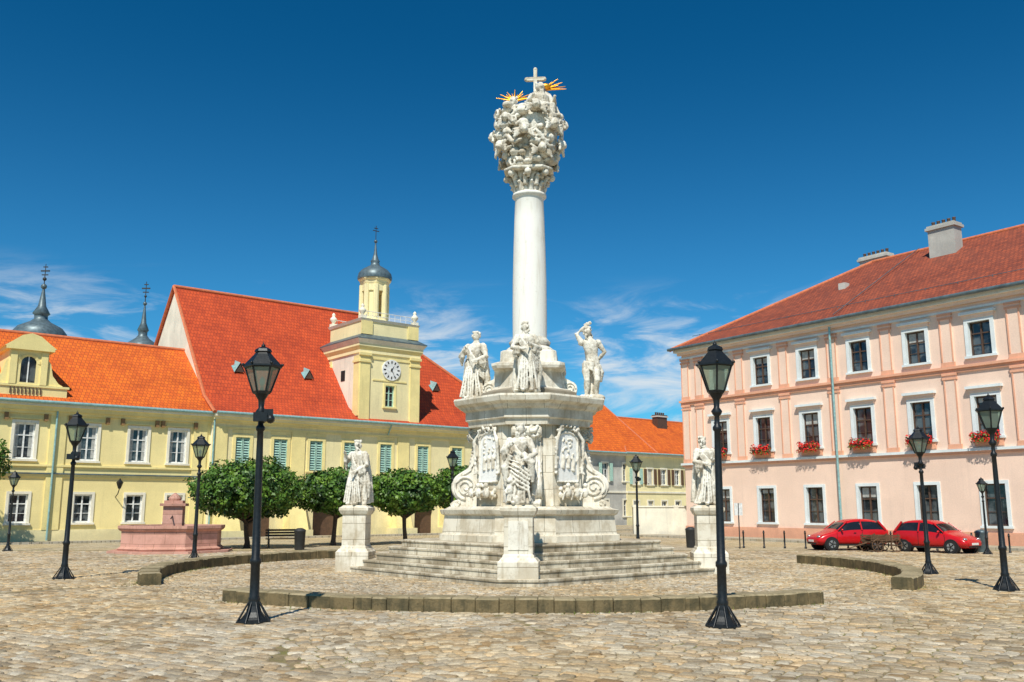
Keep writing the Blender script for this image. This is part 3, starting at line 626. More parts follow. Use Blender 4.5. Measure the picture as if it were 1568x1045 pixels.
# ------------------------------------------------------------------ statues
def figure(mb,H,seed,arms,nude=False,sway=.03,cloak=True,headturn=0.,beard=True,M='white_stone',base=True):
    r=random.Random(seed); V=lambda x,y,z:(x*H,y*H,z*H)
    cxf=lambda t: sway*math.sin(t*pi*1.3)
    if base:
        for i in range(9):
            an=r.uniform(0,6.28); d=r.uniform(0,.11); mb.ell(V(d*math.cos(an),d*math.sin(an),.03),(H*r.uniform(.06,.11),H*r.uniform(.06,.1),H*.05),M)
    if not nude:
        prof=[(.03,.165,.145),(.10,.155,.135),(.22,.145,.12),(.34,.135,.112),(.46,.125,.105),(.54,.122,.10),(.62,.100,.082),(.70,.118,.088),(.77,.128,.085),(.815,.105,.065),(.835,.05,.045),(.87,.038,.04)]
        n=48; rings=[]; ph=r.uniform(0,6); nf=r.choice([7,8,9])
        for t,a,b in prof:
            k=max(0,1-t/.8); ring=[]
            for j in range(n):
                an=2*pi*j/n; m=1+k*(.20*math.sin(nf*an+ph+t*3.2)+.08*math.sin((nf*2+1)*an-t*7))+.05*math.sin(5*an+t*25)*(t<.8)
                ring.append(V(cxf(t)+a*m*math.cos(an),b*m*math.sin(an),t))
            rings.append(ring)
        mb.loft(rings,M,True)
        ks=r.choice((-1,1)); mb.path([V(ks*.06,-.05,.52),V(ks*.075,-.11,.32),V(ks*.08,-.10,.06)],[H*.065,H*.052,H*.038],10,M)
        for i in range(7):
            x=-.1+.033*i; mb.path([V(x*.7,-.085,.60),V(x,-.13-.02*r.random(),.33),V(x*1.4+.02*r.uniform(-1,1),-.155,.05)],[H*.010,H*.014,H*.018],6,M)
        for s in (-1,1): mb.ell(V(s*.06,-.16,.035),(H*.03,H*.06,H*.025),M)
    else:
        for s,kx,ky in ((-1,-.055,-.04),(1,.075,-.09)):
            mb.path([V(s*.05,0,.50),V(s*.06+kx*.1,ky*.6-.01,.38),V(kx,ky,.27),V(kx*.95,ky*.3+.01,.17),V(kx*1.1,.01,.05)],[H*.062,H*.056,H*.042,H*.042,H*.026],10,M)
            mb.ell(V(kx*1.1,-.03,.03),(H*.028,H*.06,H*.025),M)
        rings=[]
        for t,a,b in ((.45,.085,.07),(.5,.095,.078),(.56,.085,.068),(.62,.078,.06),(.70,.098,.07),(.77,.112,.072),(.81,.10,.06),(.835,.05,.045),(.87,.036,.038)):
            rings.append([V(cxf(t)+a*math.cos(2*pi*j/24),b*math.sin(2*pi*j/24),t) for j in range(24)])
        mb.loft(rings,M,True)
        for i in range(6): mb.path([V(-.10,-.05,.52-.012*i),V(0,-.095,.50-.02*i),V(.11,-.04,.46-.02*i)],H*.012,6,M)
        mb.path([V(.11,-.03,.48),V(.14,-.02,.38),V(.13,0,.25)],[H*.03,H*.045,H*.03],8,M)
    hx,hy=cxf(.93)+headturn*.01,-.012; 
    mb.ell(V(hx,hy,.925),(H*.048,H*.056,H*.067),M,14); mb.ell(V(hx+headturn*.035,hy-.056,.92),(H*.010,H*.016,H*.018),M,8)
    mb.ell(V(hx+headturn*.03,hy-.042,.945),(H*.032,H*.014,H*.008),M,8)
    for i in range(16):
        an=r.uniform(0,pi); zz=r.uniform(-.03,.065)
        mb.ell(V(hx+.046*math.cos(an),hy+.012+.046*math.sin(an),.93+zz),H*r.uniform(.016,.026),M,8)
    for i in range(7): mb.ell(V(hx-.03+.01*i,hy-.02,.985+r.uniform(-.006,.004)),H*.02,M,8)
    if beard:
        for i in range(5): mb.ell(V(hx+headturn*.03+r.uniform(-.02,.02),hy-.045,.875-.012*i),H*(.022-.003*i),M,8)
    for (s,el,ha) in arms:
        sh=(cxf(.79)+s*.115,0,.785); mb.ell(V(*sh),H*.048,M)
        k=1 if nude else 1.35
        mb.path([V(*sh),V(*[(sh[i]+el[i])/2 for i in range(3)]),V(*el),V(*[(el[i]*.5+ha[i]*.5) for i in range(3)]),V(*ha)],[H*.038*k,H*.036*k,H*.030*k,H*.027*k,H*.019],10,M)
        d=(Vector(ha)-Vector(el)).normalized(); mb.ell(V(*(Vector(ha)+d*.02)),(H*.024,H*.020,H*.026),M,8)
        sd=d.cross(Vector((0,1,.1))).normalized()
        for f in range(4):
            q=Vector(ha)+d*.03+sd*(f-1.5)*.012; mb.path([V(*q),V(*(q+d*.03)),V(*(q+d*.045+Vector((0,-.012,-.006))))],H*.0075,6,M)
        q=Vector(ha)+sd*.024; mb.path([V(*q),V(*(q+d*.03+sd*.012))],H*.009,6,M)
        if not nude:
            for i in range(3):
                q=[(el[j]*(.75-.2*i)+ha[j]*(.25+.2*i)) for j in range(3)]; mb.path([V(*q),V(q[0]+s*.01,q[1]+.01,q[2]-.07),V(q[0],q[1]+.02,q[2]-.16+.03*i)],[H*.03,H*.03,H*.012],8,M)
    if cloak:
        for i in range(6):
            o=.017*i; mb.path([V(-.10,-.03-.01*i*.3,.80-o),V(-.03,-.11,.70-o*1.6),V(.06,-.135,.58-o*2),V(.15,-.05,.50-o*2.2),V(.16,.03,.45-o*2)],[H*.012,H*.014,H*.015,H*.019,H*.016],7,M)
        mb.path([V(.15,-.02,.5),V(.185,.0,.33),V(.17,.02,.12)],[H*.04,H*.05,H*.03],9,M)
        for i in range(5):
            x=-.1+.05*i; mb.path([V(x,.09,.78),V(x*1.3,.13,.45),V(x*1.5,.16,.05)],[H*.025,H*.035,H*.04],7,M)
def finish_stone(mb,nm,parent,loc,rot,vox=.022,disp=.012):
    o=mb.obj(nm,parent,loc,rot,True)
    md=o.modifiers.new('union','REMESH'); md.mode='VOXEL'; md.voxel_size=vox; md.use_smooth_shade=True
    sm=o.modifiers.new('soften','SMOOTH'); sm.factor=.5; sm.iterations=1
    tx=bpy.data.textures.get('wear') or bpy.data.textures.new('wear','CLOUDS'); tx.noise_scale=.07; tx.noise_depth=3
    d=o.modifiers.new('wear','DISPLACE'); d.texture=tx; d.strength=disp*2.2; d.texture_coords='LOCAL'
    return o
mo=empty('holy_trinity_column',(CX,CY,0),math.radians(-4.5))
def octa(Rr,h,z=0): return [(h,-Rr,z),(Rr,-h,z),(Rr,h,z),(h,Rr,z),(-h,Rr,z),(-Rr,h,z),(-Rr,-h,z),(-h,-Rr,z)]
mb=MB()
for k in range(5):
    Rk=5.55-.395*k; h=.55; z0=.2*k
    mb.loft([octa(Rk,h,z0 if k else -.1),octa(Rk,h,z0+.135),octa(Rk+.035,h+.0,z0+.14),octa(Rk+.04,h,z0+.185),octa(Rk+.02,h,z0+.2)],'step_stone')
mb.obj('steps',mo)
mb=MB()
mb.loft([octa(2.75,.92,1.0),octa(2.75,.92,1.18),octa(2.66,.88,1.22),octa(2.6,.86,1.75),octa(2.7,.9,1.8),octa(2.75,.91,1.92),octa(2.55,.87,1.96),octa(2.45,.82,2.02)],'stone_blocks')
mb.loft([octa(1.62,.78,2.0),octa(1.58,.74,4.6)],'stone_blocks')
mb.loft([octa(1.9,.62,4.45),octa(1.92,.64,4.62),octa(2.0,.66,4.66),octa(2.0,.66,4.92),octa(2.10,.69,4.98),octa(2.14,.69,5.06),octa(2.33,.73,5.14),octa(2.37,.75,5.28),octa(2.35,.74,5.34),octa(1.6,.6,5.40)],'stone_blocks')
mb.obj('core_body',mo)
mb=MB()
prof=[(.9,1.98),(2.45,1.98),(2.5,2.1),(2.38,2.2)]+[(2.0+.43*math.cos(t),2.62+.43*math.sin(t)) for t in [math.radians(a) for a in range(-60,75,15)]]+[(1.97,3.15),(1.82,3.4),(1.72,3.7),(1.70,3.95),(1.76,4.1)]+[(1.76+.17*math.cos(t),4.26+.17*math.sin(t)) for t in [math.radians(a) for a in (-50,-20,10,40,70)]]+[(1.84,4.5),(.9,4.5)]
for q in range(4):
    ca,sa=math.cos(q*pi/2),math.sin(q*pi/2); T=lambda r,t,z:(r*ca-t*sa,r*sa+t*ca,z)
    w=.42; n=len(prof)
    mb.add([T(r,-w,z) for r,z in prof]+[T(r,w,z) for r,z in prof],[list(range(n))[::-1],list(range(n,2*n))]+[[i,(i+1)%n,(i+1)%n+n,i+n] for i in range(n)],'white_stone')
    for s in (-1,1):
        for c,r0,t0 in (((2.0,2.62),.38,.05),((1.74,4.24),.15,.03),((2.25,2.12),.1,.03)):
            pts=[];N=40
            for i in range(N):
                an=-pi/2+i/N*pi*4.6; rr=r0*(1-i/N*.88); pts.append(T(c[0]+rr*math.cos(an),s*(w+.012),c[1]+rr*math.sin(an)))
            mb.path(pts,[t0*(1-.4*i/N) for i in range(N)],6,'white_stone')
        pts=[T(r-.12,s*(w+.01),z) for r,z in prof[12:19]]; mb.path(pts,.04,6,'white_stone')
    for t in (-.3,.3):
        mb.path([T(r+.01,t,z) for r,z in prof[4:20]],.045,6,'white_stone')
mb.obj('volute_buttresses',mo,recalc=True)
mb=MB(); om=MB()
for q in range(4):
    an=q*pi/2+pi/4; ca,sa=math.cos(an),math.sin(an); ap=1.66
    T=lambda d,t,z:(d*ca-t*sa,d*sa+t*ca,z)
    arch=[(-.40,2.75),(.40,2.75)]+[(.40*math.cos(x),3.95+.3*math.sin(x)) for x in [pi*i/10 for i in range(11)]]
    mb.loft([[T(ap-.05,t,z) for t,z in arch],[T(ap+.05,t,z) for t,z in arch]],'marble_panel')
    om.path([T(ap+.05,t*1.08,z) for t,z in arch[1:]]+[T(ap+.05,-.43,2.75),T(ap+.05,.43,2.75)],.045,6,'white_stone')
    rr=random.Random(q+3)
    for bx in (-.2,.02,.22):
        zb_=2.95+rr.uniform(0,.25); om.path([T(ap+.03,bx,zb_),T(ap+.05,bx+.02,zb_+.25),T(ap+.04,bx,zb_+.42)],[.085,.07,.05],8,'white_stone'); om.ell(T(ap+.06,bx,zb_+.52),.05,'white_stone',8)
        om.path([T(ap+.06,bx,zb_+.38),T(ap+.08,bx+.12,zb_+.28),T(ap+.07,bx+.18,zb_+.4)],.025,6,'white_stone')
    for i in range(14): om.ell(T(ap+.04,rr.uniform(-.3,.3),rr.uniform(3.75,4.1)),(.05,.06,.04),'white_stone',8)
    for i in range(60):
        x=rr.uniform(-.5,.5); z=2.3+.36*rr.random()*(1-abs(x)*.8); om.ell(T(ap+.12+rr.uniform(0,.22)*(1-abs(x)),x,z),rr.uniform(.035,.08),'white_stone',8)
    for i in range(26):
        x=rr.uniform(-.45,.45); om.ell(T(ap+.06+rr.uniform(0,.08),x,4.36+rr.uniform(-.08,.1)),rr.uniform(.03,.06),'white_stone',8)
    for s in (-1,1):
        om.path([T(ap+.12,s*.35,4.3),T(ap+.18,s*.55,4.0),T(ap+.14,s*.56,3.5),T(ap+.10,s*.54,3.0)],[.04,.06,.04,.06],8,'white_stone')
        for i in range(8): om.ell(T(ap+.15,s*.55+rr.uniform(-.05,.05),3.0+i*.15),rr.uniform(.03,.06),'white_stone',8)
    for s in (-1,0,1):
        om.ell(T(ap+.42,s*.36,2.42),(.11,.11,.16),'white_stone',10); om.ell(T(ap+.44,s*.36,2.64),.08,'white_stone',10)
        om.path([T(ap+.42,s*.36-.05,2.5),T(ap+.5,s*.36-.22,2.4),T(ap+.45,s*.36-.25,2.2)],[.045,.04,.03],7,'white_stone')
mb.obj('relief_panels',mo); finish_stone(om,'carved_ornament',mo,(0,0,0),0,.024,.012)
om=MB()
for q in range(4):
    an=q*pi/2; ca,sa=math.cos(an),math.sin(an); rr=random.Random(40+q); T=lambda d,t,z:(d*ca-t*sa,d*sa+t*ca,z)
    for i in range(40):
        z=rr.uniform(4.05,4.45); om.ell(T(1.86+rr.uniform(-.05,.12),rr.uniform(-.36,.36),z),rr.uniform(.035,.075),'white_stone',8)
    for i in range(9):
        z=3.95-.11*i; 
        for s in (-1,1): om.ell(T(1.78+.02*i,s*(.06+.012*(i%3)),z),(.07,.09,.06),'white_stone',8)
finish_stone(om,'acanthus_carving',mo,(0,0,0),0,.024,.012)
mb=MB()
mb.loft([octa(1.5,.55,5.36),octa(1.5,.55,5.55),octa(1.32,.5,5.62),octa(1.15,.48,5.7),octa(1.05,.46,6.2),octa(1.12,.48,6.3)],'white_stone')
mb.loft([octa(1.12,.95,6.28),octa(1.15,1.0,6.36),octa(1.15,1.0,6.44),octa(.98,.9,6.5),octa(.9,.8,6.52),octa(.88,.8,6.85),octa(.8,.72,6.9)],'white_stone')
mb.lathe(0,0,[(.78,6.88),(.80,6.98),(.72,7.06),(.63,7.12),(.66,7.2),(.68,7.26),(.6,7.34),(.56,7.4)],40,'white_stone')
for q in range(4):
    ca,sa=math.cos(q*pi/2),math.sin(q*pi/2); T=lambda r,t,z:(r*ca-t*sa,r*sa+t*ca,z)
    pf=[(.8,5.4),(1.45,5.4)]+[(1.28+.24*math.cos(t),5.72+.24*math.sin(t)) for t in [math.radians(x) for x in range(-50,100,25)]]+[(1.15,6.05),(1.12,6.3),(.8,6.3)]
    n=len(pf); w=.26
    mb.add([T(r,-w,z) for r,z in pf]+[T(r,w,z) for r,z in pf],[list(range(n))[::-1],list(range(n,2*n))]+[[i,(i+1)%n,(i+1)%n+n,i+n] for i in range(n)],'white_stone')
    for s in (-1,1):
        mb.path([T(1.28+.2*(1-i/30*.85)*math.cos(i/30*12),s*(w+.01),5.72+.2*(1-i/30*.85)*math.sin(i/30*12)) for i in range(30)],.03,6,'white_stone')
mb.obj('upper_pedestal',mo,recalc=True)
mb=MB()
mb.lathe(0,0,[(.555,7.38),(.56,8.2),(.555,9.3),(.53,10.4),(.50,11.4),(.475,12.1),(.50,12.16),(.57,12.2),(.57,12.28),(.5,12.32)],64,'white_stone_column'); mb.obj('column_shaft',mo)
om=MB()
om.lathe(0,0,[(.46,12.28),(.5,12.5),(.54,12.75),(.62,13.0),(.68,13.1)],24,'white_stone')
for tier,(z0,h,r0,n) in enumerate(((12.32,.30,.47,9),(12.50,.34,.52,9),(12.72,.24,.60,8))):
    for i in range(n):
        an=2*pi*(i+.5*tier)/n; c,s=math.cos(an),math.sin(an)
        om.path([(r0*c,r0*s,z0),((r0+.05)*c,(r0+.05)*s,z0+h*.6),((r0+.15)*c,(r0+.15)*s,z0+h),((r0+.21)*c,(r0+.21)*s,z0+h*.8)],[.075,.085,.06,.035],8,'white_stone')
for i in range(4):
    an=pi/2*i; c,s=math.cos(an),math.sin(an); om.ell((.76*c,.76*s,12.86),.12,'white_stone',10)
    c,s=math.cos(an+pi/4),math.sin(an+pi/4); om.ell((.80*c,.80*s,12.88),.12,'white_stone',10)
om.loft([octa(.76,.44,12.95),octa(.82,.48,12.99),octa(.82,.48,13.06)],'white_stone')
finish_stone(om,'corinthian_capital',mo,(0,0,0),0,.024,.01)
om=MB(); rr=random.Random(11)
om.lathe(0,0,[(.5,13.0),(.74,13.3),(.93,13.9),(.98,14.8),(.7,15.3)],20,'white_stone')
def cherub(c,an,s=1.):
    ca,sa=math.cos(an),math.sin(an); T=lambda d,t,z:(c[0]+(d*ca-t*sa)*s,c[1]+(d*sa+t*ca)*s,c[2]+z*s)
    om.ell(T(.06,0,0),(.15*s,.15*s,.175*s),'white_stone',12); om.ell(T(.20,0,-.02),(.03*s,.03*s,.035*s),'white_stone',8)
    for t in (-.055,.055): om.ell(T(.165,t,.035),.03*s,'white_stone',8)
    for i in range(8): a=rr.uniform(0,6.28); om.ell(T(-.02+.03*math.cos(a),.12*math.sin(a),.1+rr.uniform(-.06,.07)),.05*s,'white_stone',8)
    for t in (-.065,.065): om.ell(T(.165,t,-.055),.045*s,'white_stone',8)
    for w in (-1,1):
        for f in range(4): om.path([T(.0,w*.1,-.08),T(.04,w*(.28+.03*f),-.02-.09*f),T(.0,w*(.42-.03*f),.06-.14*f)],[.05*s,.05*s,.02*s],6,'white_stone')
def radat(t): return .62+.42*math.sin(min(1,t*1.3+.14)*pi*.56)
for i in range(110):
    an=rr.uniform(0,6.28); t=rr.random(); z=13.15+2.05*t; rad=radat(t)+rr.uniform(-.10,.02)
    q=rr.uniform(.10,.22); om.ell((rad*math.cos(an),rad*math.sin(an),z),(q,q,q*rr.uniform(.55,.85)),'white_stone',10)
for i in range(17):
    an=i*2.399+.4; t=(i+.5)/17; z=13.35+1.85*t; rad=.12+radat(t); cherub((rad*math.cos(an),rad*math.sin(an),z),an,rr.uniform(.9,1.15))
for i in range(14):
    an=rr.uniform(0,6.28); z=rr.uniform(13.2,15.0); c,s=math.cos(an),math.sin(an); rad=radat((z-13.15)/2.05)+.10
    pts=[]; q0=rr.uniform(.16,.24); sg=rr.choice((-1,1))
    for k in range(24):
        ph=k/24*8; q=q0*(1-k/24*.8); pts.append((rad*c-s*q*math.cos(ph)*sg,rad*s+c*q*math.cos(ph)*sg,z+q*math.sin(ph)))
    om.path(pts,.046,6,'white_stone')
for i in range(14):
    an=rr.uniform(0,6.28); z=rr.uniform(13.6,15.1); rad=radat((z-13.15)/2.05)+.06
    om.path([(rad*math.cos(an+k*.12),rad*math.sin(an+k*.12),z+.10*math.sin(k*1.3)-.05*k) for k in range(7)],[.04,.07,.08,.08,.07,.05,.03],7,'white_stone')
finish_stone(om,'cloud_with_cherubs',mo,(0,0,0),0,.024,.012)
om=MB()
def seated(c,an,s,seed):
    ca,sa=math.cos(an),math.sin(an); T=lambda x,y,z:(c[0]+(x*ca-y*sa)*s,c[1]+(x*sa+y*ca)*s,c[2]+z*s); q=random.Random(seed)
    om.path([T(0,.1,.0),T(0,.05,.35),T(0,.0,.7),T(0,-.02,.82)],[.38*s,.30*s,.26*s,.1*s],14,'white_stone')
    for w in (-1,1):
        om.path([T(w*.15,0,.05),T(w*.24,-.42,.18),T(w*.22,-.5,-.35)],[.20*s,.16*s,.12*s],10,'white_stone')
        om.path([T(w*.26,0,.68),T(w*.42,-.12,.42),T(w*.34,-.42,.5)],[.11*s,.09*s,.05*s],8,'white_stone')
        om.ell(T(w*.34,-.46,.52),.055*s,'white_stone',8)
    om.ell(T(0,-.04,.98),(.13*s,.15*s,.17*s),'white_stone',12); om.ell(T(0,-.20,.96),.03*s,'white_stone',8)
    for i in range(22): a=q.uniform(0,pi); om.ell(T(.12*math.cos(a),.02+.1*math.sin(a),1.0+q.uniform(-.14,.14)),q.uniform(.035,.055)*s,'white_stone',8)
    for i in range(6): om.ell(T(q.uniform(-.05,.05),-.14,.86-.03*i),.045*s,'white_stone',8)
    for i in range(9): om.path([T(-.3+.07*i,-.1,.6-.02*i),T(-.1+.05*i,-.42,.25),T(.05*i-.2,-.54,-.3)],[.03*s,.04*s,.035*s],6,'white_stone')
    for i in range(7): om.path([T(-.28,-.02,.72-.05*i),T(0,-.26,.62-.07*i),T(.28,-.04,.5-.05*i)],[.02*s,.03*s,.025*s],6,'white_stone')
seated((-.52,-.18,14.70),-.35,.92,1); seated((.40,-.2,14.98),.3,1.08,2)
om.ell((.05,.1,15.0),(.7,.5,.45),'white_stone'); om.ell((.85,-.1,14.8),(.24,.24,.4),'white_stone'); om.ell((-.9,0,14.8),(.2,.3,.25),'white_stone')
for i in range(5): om.path([(.15+.02*i,.1-.06*i,15.75),(.45,.08-.05*i,16.10-.05*i),(.70+.02*i,.08-.05*i,15.85-.06*i),(.98+.02*i,-.05*i,15.2-.05*i)],[.06,.09,.08,.05],7,'white_stone')
finish_stone(om,'trinity_group',mo,(0,0,0),0,.024,.014)
mb=MB()
mb.box(.16,.28,.0,.11,15.5,16.82,'stone_blocks'); mb.box(-.08,.52,-.003,.113,16.42,16.54,'stone_blocks')
for x,z in ((.22,16.84),(-.09,16.48),(.53,16.48)): mb.ell((x,.055,z),.075,'stone_blocks',8)
mb.obj('stone_cross',mo)
mb=MB()
for cx_,cz_,a0,a1,n,L0 in ((.50,16.08,.0,1.05,8,.78),(-.50,15.70,.30,2.80,13,.68)):
    for i in range(n):
        an=a0+(a1-a0)*i/(n-1); ln=L0*(.72 if i%2 else 1); mb.tube((cx_+.08*math.cos(an),.05,cz_+.08*math.sin(an)*.7),(cx_+ln*math.cos(an),.05+.05*(i%3),cz_+ln*math.sin(an)*.62),.042,.010,'gold',5)
mb.ell((.56,-.05,16.16),(.20,.10,.10),'gold'); 
mb.obj('gilded_rays',mo)
def pedestal(q,Rd):
    an=-pi/2+q*pi/2; x,y=Rd*math.cos(an),Rd*math.sin(an); mb=MB()
    r=lambda w,z:[(-w,-w,z),(w,-w,z),(w,w,z),(-w,w,z)]
    mb.loft([r(.52,-.05),r(.52,.62),r(.48,.66),r(.44,.72)],'stone_blocks')
    mb.loft([r(.42,.7),r(.40,.78),r(.37,.82),r(.37,1.75),r(.42,1.8),r(.44,1.84),r(.47,1.9),r(.47,1.98),r(.4,2.02),r(.36,2.06)],'stone_blocks')
    mb.box(-.26,.26,-.39,-.36,.92,1.65,'white_stone')
    mb.obj('pedestal',mo,(x,y,0),q*pi/2)
    return x,y
A={0:[(-1,(-.20,-.06,.64),(-.09,-.17,.72)),(1,(.20,-.08,.62),(.10,-.18,.56))],
   1:[(-1,(-.19,-.05,.63),(-.06,-.16,.60)),(1,(.19,-.03,.62),(.05,-.17,.66))],
   3:[(-1,(-.20,-.03,.66),(-.15,-.14,.78)),(1,(.18,-.05,.61),(.06,-.17,.52))],
   2:[(-1,(-.19,-.03,.62),(-.06,-.16,.62)),(1,(.19,-.03,.62),(.05,-.17,.6))]}
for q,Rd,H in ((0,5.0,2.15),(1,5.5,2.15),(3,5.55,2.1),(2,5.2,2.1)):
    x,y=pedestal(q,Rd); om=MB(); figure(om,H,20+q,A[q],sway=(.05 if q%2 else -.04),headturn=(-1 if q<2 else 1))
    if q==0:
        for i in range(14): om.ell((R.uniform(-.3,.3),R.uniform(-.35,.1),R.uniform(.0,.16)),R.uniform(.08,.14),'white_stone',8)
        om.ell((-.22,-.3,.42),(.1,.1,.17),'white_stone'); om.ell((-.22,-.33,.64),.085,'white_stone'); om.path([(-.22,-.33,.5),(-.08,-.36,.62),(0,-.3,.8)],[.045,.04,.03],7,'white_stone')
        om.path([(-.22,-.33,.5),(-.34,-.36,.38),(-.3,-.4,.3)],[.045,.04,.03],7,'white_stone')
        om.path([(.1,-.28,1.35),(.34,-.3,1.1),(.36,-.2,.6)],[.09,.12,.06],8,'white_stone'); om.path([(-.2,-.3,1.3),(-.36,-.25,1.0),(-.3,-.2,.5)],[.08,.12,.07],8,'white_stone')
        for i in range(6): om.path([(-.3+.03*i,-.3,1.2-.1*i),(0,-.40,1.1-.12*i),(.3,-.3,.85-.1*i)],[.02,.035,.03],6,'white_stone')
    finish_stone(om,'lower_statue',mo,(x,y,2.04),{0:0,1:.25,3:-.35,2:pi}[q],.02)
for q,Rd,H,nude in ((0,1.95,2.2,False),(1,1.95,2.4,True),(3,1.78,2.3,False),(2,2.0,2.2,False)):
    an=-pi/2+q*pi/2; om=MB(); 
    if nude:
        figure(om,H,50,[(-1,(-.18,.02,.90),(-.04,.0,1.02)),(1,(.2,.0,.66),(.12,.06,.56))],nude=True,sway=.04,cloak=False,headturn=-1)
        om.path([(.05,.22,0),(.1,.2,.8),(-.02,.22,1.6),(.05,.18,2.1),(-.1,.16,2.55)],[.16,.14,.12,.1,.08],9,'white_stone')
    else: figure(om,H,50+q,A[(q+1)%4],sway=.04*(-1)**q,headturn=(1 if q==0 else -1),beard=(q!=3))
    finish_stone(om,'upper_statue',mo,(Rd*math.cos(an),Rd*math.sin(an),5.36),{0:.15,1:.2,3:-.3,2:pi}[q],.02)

# ------------------------------------------------------------------ street lamps
def lampmesh():
    p=MB()
    sq=lambda w,z,c=.35:[(w*math.cos(pi/4*k+pi/8),w*math.sin(pi/4*k+pi/8),z) for k in range(8)]
    p.loft([sq(.30,0),sq(.30,.05),sq(.24,.08),sq(.20,.12),sq(.14,.2),sq(.11,.3),sq(.10,.4)],'lamp_black')
    p.lathe(0,0,[(.095,.38),(.105,.42),(.085,.47),(.08,1.0),(.10,1.03),(.10,1.09),(.075,1.13),(.068,2.0),(.06,3.0),(.055,3.35),(.08,3.38),(.08,3.43),(.05,3.47),(.045,3.62),(.08,3.66),(.10,3.71),(.05,3.78),(.06,3.92),(.10,3.98),(.13,4.04)],14,'lamp_black')
    for k in range(8): a=pi/4*k+pi/8; p.tube((.30*math.cos(a),.30*math.sin(a),.03),(.10*math.cos(a),.10*math.sin(a),.36),.018,.014,'lamp_black',5)
    f=MB(); h=lambda r,z:[(r*math.cos(pi/3*k),r*math.sin(pi/3*k),z) for k in range(6)]
    f.loft([h(.15,4.03),h(.17,4.08)],'lamp_black'); f.loft([h(.31,4.50),h(.35,4.52),h(.35,4.55),h(.27,4.64),h(.17,4.75),h(.14,4.79)],'lamp_black')
    f.loft([h(.13,4.79),h(.16,4.81),h(.14,4.86),h(.06,4.90)],'lamp_black'); f.ell((0,0,4.92),.04,'lamp_black',8); f.tube((0,0,4.94),(0,0,5.0),.018,.004,'lamp_black',6)
    for k in range(6):
        a=pi/3*k; f.tube((.155*math.cos(a),.155*math.sin(a),4.06),(.31*math.cos(a),.31*math.sin(a),4.52),.018,.018,'lamp_black',5)
        f.ell((.35*math.cos(a),.35*math.sin(a),4.57),.03,'lamp_black',6)
    f.tube((0,0,4.04),(0,0,4.16),.03,.03,'lamp_black'); f.ell((0,0,4.26),(.05,.05,.09),'white_frame',10)
    g=MB(); g.loft([h(.15,4.08),h(.30,4.50)],'lamp_glass',cap=False)
    d=MB(); d.box(-.12,.12,-.22,-.06,3.52,3.68,'lamp_black'); d.box(.06,.22,-.2,-.05,3.62,3.74,'lamp_black'); d.tube((0,0,3.5),(.22,-.12,3.62),.03,.03,'lamp_black',6); d.ell((.18,-.16,3.56),(.08,.12,.08),'lamp_black',8)
    return p,f,g,d
lp=None
def lamp(x,y,s=1,tilt=0,dev=False,rz=0):
    global lp
    e=empty('street_lamp',(x,y,0),rz,s); e.rotation_euler=(0,tilt,rz)
    if lp is None:
        a,b,c,d=lampmesh(); lp=[a.obj('post',e),b.obj('lantern_frame',e),c.obj('lantern_glass',e),d.obj('loudspeaker',e)]
    else:
        for nm,o in zip(('post','lantern_frame','lantern_glass','loudspeaker'),lp):
            if nm=='loudspeaker' and not dev: continue
            inst(nm,o,e)
    return e
lamp(-4.52,16.6,1,-.012,True,.2); lamp(3.55,15.98,.985,.012,False,.4); lamp(-12.57,26.4,.95,0,True); lamp(-11.66,34.4,.945,0,False,.3)
lamp(12.59,28.4,.90,0,True,2.6); lamp(11.94,22.8,.965,0,False,.1); lamp(6.75,50.1,.97,0,True,1.8); lamp(-23.1,42.9,.74,0,False,.2); lamp(-3.2,49.6,1.02,0,False,.5); lamp(20.3,40,.66,0,False,.9)
we=empty('wall_lantern',YO,YR); mb=MB()
mb.path([(6.0,0,2.6),(6.0,-.45,2.8),(6.0,-.7,3.1)],.03,6,'lamp_black'); mb.lathe(6.0,-.7,[(.08,3.1),(.2,3.45),(.22,3.47),(.06,3.65),(.02,3.72)],6,'lamp_black',False); mb.obj('bracket_and_lantern',we)

